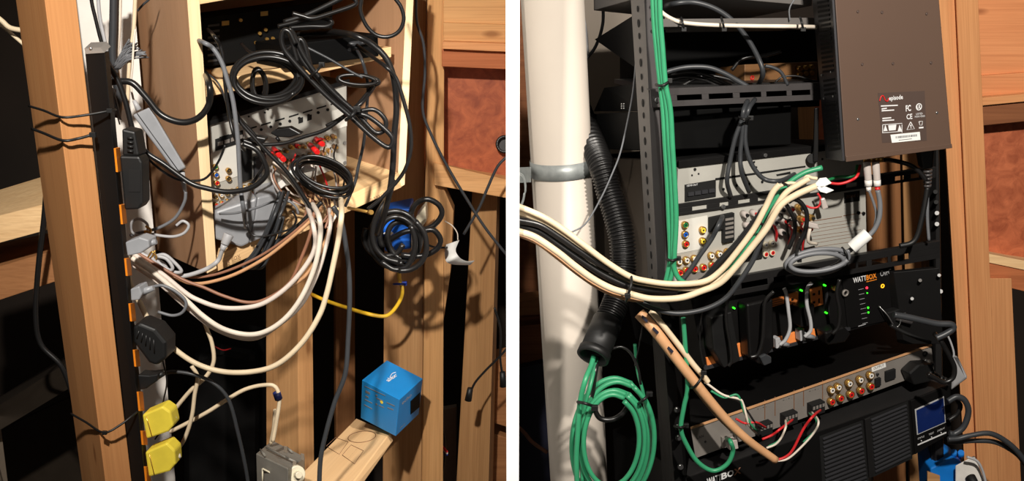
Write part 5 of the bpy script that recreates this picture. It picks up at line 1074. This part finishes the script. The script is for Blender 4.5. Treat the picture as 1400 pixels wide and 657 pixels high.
ip = thing('power_plug', 'big black power plug in the right of the silver panel', 'plug', Q(1245, 520, 1.95))
mb = MB(); fs_.plate(mb, [(1229, 503), (1242, 491), (1260, 490), (1264, 500), (1258, 514), (1236, 519)], .003, .03); obj('plug_body', mb, 'black_rubber', ip, bevel=.003)
mb = MB(); p0 = fs_.px(1256, 504, .025); p1 = fs_.px(1280, 513, .04)
for k in range(6): mb.ring(p0.lerp(p1, k / 6), p0.lerp(p1, k / 6 + .11), .0085 - .0006 * k, .002, 14)
obj('ribbed_relief', mb, 'black_rubber', ip)
# ---- UPS
ups = thing('battery_backup', 'big black battery backup unit with louvred front and a blue screen', 'battery backup', Q(1120, 800, 2.0))
fu = RF((944, 650), (1297, 530), (948, 790), -.03); c = [fu.px(938, 652), fu.px(1245, 545), fu.px(1300, 524), fu.px(1301, 592), fu.px(1245, 624), fu.px(940, 775)]
obj('case', MB().prism(c, RD * .9), 'case_black', ups, bevel=.002)
mb = MB(); d1 = [fu.px(938, 652), fu.px(1245, 545), fu.px(1300, 524)]; e1 = [Q(942, 626, yr(942) + .02), Q(1238, 522, yr(1238) + .02), Q(1277, 506, yr(1277) + .02)]
mb.add(d1 + e1 + [p - Vector((0, 0, .02)) for p in d1 + e1], [(0, 1, 4, 3), (1, 2, 5, 4), (6, 9, 10, 7), (7, 10, 11, 8), (0, 6, 7, 1), (1, 7, 8, 2), (3, 4, 10, 9), (4, 5, 11, 10), (0, 3, 9, 6), (2, 8, 11, 5)]); obj('sloped_top', mb, 'rack_black', ups)
def louvre(tl, tr, br, bl, n):
    mb = MB()
    for k in range(n):
        a = k / n; b = (k + .45) / n
        q = [(tl[0] + (bl[0] - tl[0]) * a, tl[1] + (bl[1] - tl[1]) * a), (tr[0] + (br[0] - tr[0]) * a, tr[1] + (br[1] - tr[1]) * a), (tr[0] + (br[0] - tr[0]) * b, tr[1] + (br[1] - tr[1]) * b), (tl[0] + (bl[0] - tl[0]) * b, tl[1] + (bl[1] - tl[1]) * b)]
        fu.plate(mb, q, 0, .004)
    obj('louvres', mb, 'heatsink', ups, bevel=.0006)
    mb = MB(); fu.plate(mb, [(tl[0] - 4, tl[1] - 2), (tr[0] + 3, tr[1] - 4), (br[0] + 3, br[1] + 1), (bl[0] - 4, bl[1] + 4)], 0, .001); obj('louvre_recess', mb, 'hole_black', ups)
louvre((1124, 598), (1176, 578), (1186, 672), (1130, 694), 17); louvre((1190, 572), (1238, 552), (1244, 625), (1196, 648), 14)
mb = MB(); fu.plate(mb, [(1181, 572), (1188, 569), (1194, 650), (1187, 652)], 0, .004); obj('center_rib', mb, 'rack_black', ups, bevel=.001)
mb = MB(); fu.plate(mb, [(1244, 547), (1297, 525), (1299, 590), (1250, 620)], 0, .003); obj('display_panel', mb, 'case_black', ups, bevel=.001)
mb = MB(); fu.plate(mb, [(1249, 558.5), (1288.5, 540.5), (1291, 576), (1252, 593)], .003, .0042); fr_ = obj('screen_frame', mb, 'glass_frame', ups)
mb = MB(); fu.plate(mb, [(1250.5, 559.5), (1287.5, 542.5), (1289.5, 575), (1253, 591)], .0042, .005); obj('screen', mb, 'lcd', ups, label='blue lit screen')
mb = MB(); text(fu, 'STATUS', 1253, 599.5, 1262, 596, 2.6, h=.0036, mb=mb); text(fu, 'TEST', 1268, 594, 1275, 591, 2.6, h=.0036, mb=mb); text(fu, 'DISPLAY', 1280, 589, 1290, 584.5, 2.6, h=.0036, mb=mb)
fu.plate(mb, [(1253, 606), (1292, 589), (1292, 590.6), (1253, 607.6)], .003, .0038)
for u, v in ((1258, 601), (1272, 596), (1285, 590)): fu.disc(mb, u, v, .8, .003, .004, 8)
obj('lettering', mb, 'white_text', ups)
mb = text(fu, 'WATT', 966, 662, 986, 655, 9, h=.0008, bold=.03); text(fu, 'B', 986, 655, 994, 652, 9, h=.0008, mb=mb, bold=.03); text(fu, 'O', 994, 652, 1003, 649, 9, h=.0008, mb=mb, bold=.03); obj('lettering', mb, 'white_text', ups); mb = text(fu, 'X', 1003, 649, 1013, 646, 9, h=.0008, bold=.03); obj('lettering', mb, 'copper_brown', ups, label='brown letter')
# ---- green cables
for k, (dx, L4) in enumerate(((0, 'left strand of the green cables tied down the rack post'), (5.5, 'middle strand of the green cables tied down the rack post'), (10.5, 'right strand of the green cables tied down the rack post'))):
    P = [(891 + dx, -40), (893 + dx * .9, 20), (897 + dx * .85, 67), (902 + dx * .75, 114), (906 + dx, 150), (909 + dx, 201), (912 + dx, 250), (914 + dx, 300), (916 + dx * .6, 345)]
    if k == 0: P += [(914, 365), (909, 388), (904, 400)]
    if k == 1: P += [(919, 372), (912, 392), (906, 404)]
    if k == 2: P += [(922, 367), (932, 384), (954, 390), (973, 386), (997, 368), (1022, 338), (1041, 312), (1056, 280), (1073, 255), (1098, 237), (1124, 229)]
    K(L4, P, 7.5 if k == 2 else 6.5, 'green_cable', 1.835 - .004 * k)
ziptie('tie round the green strands at the upper slotted bar', [(897, 116, 1.835), (905, 117, 1.815), (914, 112, 1.82)], w=4, head=(915, 110, 1.83)); ziptie('tie round the green strands above the white bundle', [(912, 354, 1.835), (919, 356, 1.815), (927, 353, 1.83)], w=4)
# ---- cream and black bundle
BG = 'cream cables of the big bundle crossing the pipe'; cl = 'cream cable in the upper side of the bundle crossing the pipe'
for k, P in enumerate(([(702, 279), (709, 282), (742, 296), (771, 314), (799, 335), (828, 357), (860, 377), (885, 384), (920, 388), (961, 385), (985, 370), (1009, 342), (1031, 312), (1046, 284), (1057, 262), (1066, 252)],
        [(702, 287), (709, 289), (740, 302), (770, 320), (799, 341), (828, 362), (860, 381), (890, 388), (940, 394), (975, 386), (1000, 370), (1022, 345), (1046, 312), (1060, 285), (1074, 264), (1092, 252), (1106, 244)],
        [(702, 293), (709, 296), (738, 306), (768, 324), (798, 345), (830, 366), (862, 386)])):
    K(cl, P, 8.6, 'cream_cable', 1.775 + .012 * k, group=BG)
BB = 'black cables of the big bundle crossing the pipe'; bl2 = 'black cable in the middle of the bundle crossing the pipe'
for k, (P, w_) in enumerate((([(702, 299), (709, 301), (737, 307), (762, 322), (794, 344), (823, 362), (860, 380), (890, 386), (930, 390), (960, 384), (982, 360), (1007, 334), (1028, 308), (1046, 284)], 8), ([(702, 303), (709, 307), (737, 316), (766, 336), (799, 359), (828, 377), (858, 390), (890, 396), (926, 398)], 8), ([(702, 308), (709, 309), (737, 320), (762, 341), (792, 362), (824, 382), (858, 395), (890, 402), (930, 402)], 7))):
    K(bl2, P, w_ + 2.2, 'black_cable', 1.785 + .008 * k, group=BB)
K('lowest cream cable of the bundle crossing the pipe', [(702, 313), (709, 316), (732, 324), (762, 344), (786, 363), (811, 381), (836, 394), (860, 401), (890, 408), (929, 407), (958, 398), (985, 386), (1008, 362), (1030, 335), (1048, 312), (1066, 282), (1087, 267), (1116, 254)], 9.5, 'cream_cable', 1.77)
K('tan strand drawn as the shade along the underside of the bundle crossing the pipe', [(702, 319), (712, 322), (735, 332), (762, 352), (790, 374), (815, 391), (840, 403), (862, 409), (880, 410)], 6, 'beige_cable', 1.795)  # shade on the bundle's underside, put in as a tan strand
K('dark grey cable sagging under the right part of the bundle', [(868, 408), (890, 420), (924, 428), (961, 423), (990, 409), (1009, 387), (1027, 360), (1037, 338), (1044, 320)], 7.5, 'dark_grey_cable', 1.80)
K('dark cable rising from the bundle to the black port block', [(932, 384), (944, 368), (956, 350), (973, 326), (984, 304), (988, 296, 1.92)], 7, 'dark_grey_cable', 1.84)
ziptie('tie round the bundle at the corner of the rack', [(863, 374, 1.78), (863, 388, 1.755), (859, 402, 1.755), (856, 412, 1.78)], w=4, head=(858, 404, 1.75)); ziptie('lower tie on the rising white and green bundle', [(1026, 303, 1.80), (1038, 304, 1.79), (1048, 312, 1.80)], w=4); ziptie('upper tie on the rising white and green bundle', [(1070, 250, 1.80), (1078, 254, 1.79), (1083, 262, 1.80)], w=3.5)
for k, P in enumerate(([(1098, 247), (1103, 241), (1110, 243), (1117, 244)], [(1066, 254), (1080, 250), (1094, 252), (1102, 250)])): K('stripped cream cable end at the top of the rising bundle', P, 5, 'cream_cable', 1.80, group='stripped cable ends at the bundle top', name='cable_end')
for lab, P in (('upper white flag tag at the end of the cream cables', [(1113, 253), (1121, 244), (1130, 243), (1137, 250), (1124, 256)]), ('lower white flag tag at the end of the cream cables', [(1116, 256), (1126, 254), (1140, 260), (1130, 264), (1122, 262)])):
    obj('flag_tag', MB().prism([Q(u, v, 1.79) for u, v in P], (0, .002, .0004)), 'label_paper', label=lab, cat='tag')
# ---- corrugated hose
ho = thing('corrugated_hose', 'black corrugated hose curving down between the pipe and the rack', 'hose', Q(815, 505, 1.9))
P = smooth(pp([(780, 120, 2.3), (796, 160, 2.2), (812, 200, 2.1), (823, 228, 2.05), (832, 260, 2.03), (842, 292, 2.01), (850, 325, 1.99), (852, 360, 1.98), (848, 392, 1.96), (840, 418, 1.94), (829, 442, 1.92)]), 48)
obj('ribbed_tube', MB().tube(P, .0215, 28, rf=lambda t: 1 + .11 * math.sin(t * 2 * math.pi * 75)), 'soft_black', ho)
a, b = Q(831, 438, 1.92), Q(811, 486, 1.87)
obj('end_sleeve', MB().ring(a, b, .0262, .0215, 32), 'black_rubber', ho); obj('end_ring', MB().ring(a.lerp(b, .86), a.lerp(b, 1.04), .0285, .0225, 32), 'black_rubber', ho)
# ---- green coil
gcl = 'green cable loop in the big coil hanging below the corrugated hose'; gcg = 'green loops below the corrugated hose'
random.seed(31)
for k in range(5):
    K(gcl, coil(840 + random.uniform(-3, 3), 604 + random.uniform(-2, 4), 38 + 4.2 * k, 62 + 6.2 * k, 1.0, 1.83 + .012 * k, 1.5, .06, -1.2), 7.5, 'green_cable', name='coiled_cable', cat='coiled cable', group=gcg, sub=5)
K('green cable leaving the hose opening into the coil', [(812, 486, 1.88), (808, 500, 1.86), (800, 520), (793, 550), (790, 590), (788, 630), (790, 680)], 8, 'green_cable', 1.835)
K('second green cable leaving the hose opening', [(816, 488, 1.89), (812, 505, 1.87), (806, 530), (798, 560), (797, 600), (796, 660)], 7, 'green_cable', 1.85)
K('thick black cable hooking out of the hose opening', [(818, 486, 1.90), (814, 506), (811, 530), (812, 554), (820, 571), (837, 573), (850, 566), (858, 556)], 8, 'black_cable', 1.87)
K('green cable climbing behind the coil toward the bundle', [(868, 470), (870, 494), (873, 513), (880, 540), (884, 580)], 5, 'green_cable', 1.93)
K('thin black cable arching from the hose to the coil right side', [(838, 476), (850, 474), (862, 482), (872, 502), (876, 525)], 4, 'black_cable', 1.9)
K('thin black wire crossing behind the tan flat cable', [(884, 425), (878, 450), (873, 478), (868, 500)], 2.5, 'black_cable', 1.92)
ziptie('tie holding the left of the green coil', [(790, 549, 1.83), (800, 551, 1.805), (812, 555, 1.82)], w=5, head=(813, 557, 1.815)); ziptie('tie holding the upper right of the green coil', [(872, 552, 1.84), (880, 546, 1.81), (888, 538, 1.83)], w=4.5)
# ---- tan flat cable and small wires
fc_ = thing('flat_cable', 'wide tan flat cable slanting down over the left of the rack', 'cable', Q(1062, 632, 1.84))
P = smooth(pp([(874, 428, 1.85), (896, 452, 1.835), (918, 481, 1.83), (954, 527, 1.82), (989, 569, 1.82), (1021, 600, 1.82), (1061, 629, 1.83)]), 10)
obj('sheath', MB().tube(P, .0098, 14, rf=lambda t: 1 - .32 * t), 'beige_cable', fc_)
mb = MB()
for u, v in ((880, 433), (895, 449), (915, 475)): mb.prism([Q(u - 1, v - 2, 1.822), Q(u + 6, v + 5, 1.816), Q(u + 4, v + 8, 1.816), Q(u - 3, v + 1, 1.822)], (0, .003, 0))
obj('printed_marks', mb, 'blue_dark', fc_, label='dark blue printed marks')
K('dark brown strand drawn as the shadow under the tan flat cable', [(880, 438), (906, 468), (930, 500), (952, 532), (980, 566), (1000, 586)], 8, 'fir_cable' if 'fir_cable' in M else 'copper_brown', 1.85)  # shadow below the flat cable, put in as a dark strand
K('cream cable riding on top of the tan flat cable', [(890, 425), (903, 440), (929, 473), (948, 498), (962, 514), (968, 522)], 8.5, 'cream_cable', 1.83)
ziptie('tie round the tan flat cable', [(944, 530, 1.83), (950, 528, 1.80), (958, 518, 1.80), (962, 510, 1.82)], w=4, head=(962, 509, 1.815))
K('green patch cable looping up into the silver unit network port', [(934, 434), (937, 474), (940, 528), (935, 556), (931, 585), (938, 606), (954, 631), (975, 643), (994, 634), (1002, 616), (998, 602), (994, 600, 1.91)], 7, 'green_cable', 1.83)
mb = MB(); fs_.plate(mb, [(988, 598), (999, 594), (1001, 606), (990, 609)], .006, .022); obj('network_plug', mb, 'clear_plastic', label='clear network plug on the end of the green patch cable', cat='plug', bevel=.001)
ziptie('tie on the green patch cable by the rack bolts', [(922, 582, 1.86), (930, 584, 1.815), (938, 581, 1.84)], w=4)
W = lambda L5, P, m_, w_=3.4, y=1.86: K(L5, P, w_, m_, y, name='signal_wire', cat='wire')
W('red wire into the first terminal block of the silver unit', [(1006, 572), (1018, 578), (1034, 577), (1047, 584, 1.905)], 'red_wire')
W('green wire into the first terminal block', [(972, 534), (990, 543), (1006, 539), (1012, 546), (1018, 564), (1030, 584), (1036, 588, 1.905)], 'green_cable')
W('white wire into the first terminal block', [(964, 522), (988, 539), (1010, 545), (1016, 552), (1024, 580), (1034, 592, 1.90)], 'white_cable', 3.6)
W('black wire into the first terminal block', [(990, 542), (1010, 548), (1022, 562), (1034, 580), (1042, 586, 1.905)], 'black_cable', 3)
W('red wire into the middle terminal block', [(1042, 600), (1056, 594), (1068, 585), (1084, 573, 1.93)], 'red_wire', 3.8, 1.87); W('white wire into the middle terminal block', [(1048, 612), (1060, 607), (1068, 598), (1074, 584), (1074, 574, 1.93)], 'white_cable', 3.4, 1.87); W('green wire into the middle terminal block', [(1050, 610), (1064, 602), (1073, 588), (1078, 574, 1.93)], 'green_cable', 2.6, 1.88)
W('red wire into the right terminal block', [(1060, 629), (1074, 624), (1084, 614), (1099, 585), (1112, 568), (1122, 560, 1.96)], 'red_wire', 4, 1.87); W('white wire into the right terminal block', [(1060, 630), (1076, 627), (1092, 614), (1112, 592), (1119, 576), (1110, 563, 1.96)], 'white_cable', 3.4, 1.87); W('green wire into the right terminal block', [(1098, 604), (1114, 588), (1116, 574), (1106, 564, 1.96)], 'green_cable', 2.6, 1.885)
# ---- right of the rack
mb = MB().hexa([Q(1303, 485, 2.1), Q(1309, 486, 2.08), Q(1323, 516, 2.08), Q(1300, 533, 2.1), Q(1303, 485, 2.13), Q(1309, 486, 2.11), Q(1323, 516, 2.11), Q(1300, 533, 2.13)]); obj('grey_adapter', mb, 'pale_grey', bevel=.004, label='light grey rounded adapter wedged beside the silver unit', cat='adapter')
K('thick dark cable loop sticking out right of the battery backup', [(1296, 548), (1308, 542), (1319, 547), (1324, 562), (1318, 582), (1306, 592), (1298, 592)], 9, 'dark_grey_cable', 2.03)
K('darker cable inside the thick loop right of the battery backup', [(1297, 574), (1308, 566), (1313, 554), (1305, 544)], 7, 'black_cable', 2.06)
K('upper of two dark cables running off to the right over the wood', [(1296, 600), (1310, 599), (1326, 595), (1353, 592), (1377, 604), (1397, 624), (1420, 660)], 8, 'dark_grey_cable', 2.02); K('lower of two dark cables running off to the right over the wood', [(1296, 604), (1315, 603), (1334, 602), (1361, 604), (1386, 617), (1400, 632), (1416, 660)], 7.5, 'dark_grey_cable', 2.035)
bo = thing('outlet_box', 'blue outlet box with a white outlet plate at the bottom right', 'outlet box', Q(1310, 690, 2.14))
mb = MB().prism([Q(u, v, 2.12) for u, v in ((1272, 640), (1302, 624), (1318, 634), (1318, 700), (1276, 700))], (0, .08, 0)); obj('box_body', mb, 'blue_vivid', bo, bevel=.003)
for u, v in ((1304, 617), (1314, 618)): obj('mounting_ear', MB().cyl(Q(u, v, 2.13), Q(u, v + 6, 2.14), .006, None, 12), 'blue_vivid', bo)
mb = MB().hexa([Q(1306, 636, 2.10), Q(1332, 622, 2.09), Q(1348, 664, 2.08), Q(1306, 690, 2.10), Q(1307, 637, 2.11), Q(1333, 623, 2.10), Q(1349, 665, 2.09), Q(1307, 690, 2.11)]); pl_ = obj('outlet_plate', mb, 'white_plug', bo, bevel=.002)
mb = MB().cyl(Q(1326, 652, 2.07), Q(1334, 664, 2.05), .011, .009, 14); obj('black_plug', mb, 'black_rubber', label='black plug pushed into the white outlet plate', cat='plug', bevel=.002)
mb = MB().prism([Q(u, v, 2.115) for u, v in ((1268, 644), (1285, 650), (1286, 690), (1268, 690))], (0, .003, 0)); obj('box_label', mb, 'stud_tan', bo, axis=(1, 0, 0), label='tan paper label')
K('pale curved cord along the edge of the white outlet plate', [(1322, 624), (1336, 630), (1344, 645), (1350, 670)], 4, 'pale_grey', 2.07)
post('wall_stud', 'orange brown stud directly right of the rack', 'stud', ((1277, -40, 2.26), (1318, 657, 2.22)), ((1279, -40, 2.24), (1320, 657, 2.20)), ((1306, -40, 2.25), (1338, 657, 2.21)), 'stud_orange')
post('wall_stud', 'second orange brown stud, doubled right of the first', 'stud', ((1304, -40, 2.24), (1336, 657, 2.20)), ((1306, -40, 2.235), (1338, 657, 2.195)), ((1336, -40, 2.25), (1366, 657, 2.21)), 'stud_orange')
post('wall_stud', 'short third stud under the ledge at the far right', 'stud', ((1342, 380, 2.36), (1350, 657, 2.36)), ((1345, 380, 2.33), (1352, 657, 2.33)), ((1383, 380, 2.33), (1396, 657, 2.33)), 'stud_orange')
hboard('header_board', 'big pale header board at the top right corner', [(1334, -45), (1420, -45), (1420, 99), (1334, 104)], 2.40, .05, 'fir_orange'); hboard('header_board', 'narrow board directly under the big pale header, far right', [(1336, 104), (1420, 98), (1420, 126), (1338, 133)], 2.39, .06, 'fir_orange')
hboard('plywood_strip', 'thin light strip under the narrow board, far right', [(1337, 134), (1420, 127), (1420, 137), (1338, 145)], 2.37, .08, 'pine'); hboard('header_board', 'dark grained board under the thin strip, far right', [(1338, 146), (1420, 138), (1420, 164), (1340, 172)], 2.38, .07, 'fir_deep')
hboard('sheathing_panel', 'reddish brown sheathing panel at the far right edge', [(1330, 165), (1425, 160), (1430, 372), (1335, 362)], 2.44, .015, 'panel_osb_right', 'panel')
mb = MB().wedge(E((1342, 340, 2.50), (1425, 352, 2.50)), E((1343, 347, 2.36), (1425, 363, 2.36)), E((1346, 385, 2.35), (1425, 404, 2.35))); obj('ledge_board', mb, 'fir_red', axis=(1, 0, 0), bevel=.0015, label='thick ledge board under the sheathing at the far right', cat='board')
mb = MB().wedge(E((1342, 339, 2.50), (1425, 351, 2.50)), E((1343, 345, 2.355), (1425, 361, 2.355)), E((1343, 357, 2.353), (1425, 374, 2.353))); obj('plywood_strip', mb, 'pine_pale', axis=(1, 0, 0), bevel=.001, label='pale strip on top of the thick ledge board at the far right', cat='board')
# ------------------------------------------------------------------ light
def lamp(name, loc, target, power, ang, size=.03, col=(1, .93, .84), blend=.3):
    l = bpy.data.lights.new(name, 'SPOT'); l.energy = power; l.color = col; l.shadow_soft_size = size
    l.spot_size = math.radians(ang); l.spot_blend = blend
    o = bpy.data.objects.new(name, l); COL.objects.link(o); o.location = loc
    o.rotation_euler = (Vector(target) - Vector(loc)).to_track_quat('-Z', 'Y').to_euler(); return o
lamp('work_lamp', (-.30, .55, 2.25), (-.46, 2.0, 1.30), 172, 62, .03, col=(1, .94, .86), blend=1)
lamp('work_lamp', (.50, .55, 2.20), (.58, 2.0, 1.05), 165, 62, .03)
w = bpy.data.worlds.new('world'); S.world = w; w.use_nodes = True
w.node_tree.nodes['Background'].inputs[0].default_value = (1, .9, .8, 1)
w.node_tree.nodes['Background'].inputs[1].default_value = .12
S.view_settings.view_transform = 'Standard'; S.view_settings.look = 'None'; S.view_settings.gamma = 1
S.view_settings.exposure = 0; S.view_settings.use_curve_mapping = False
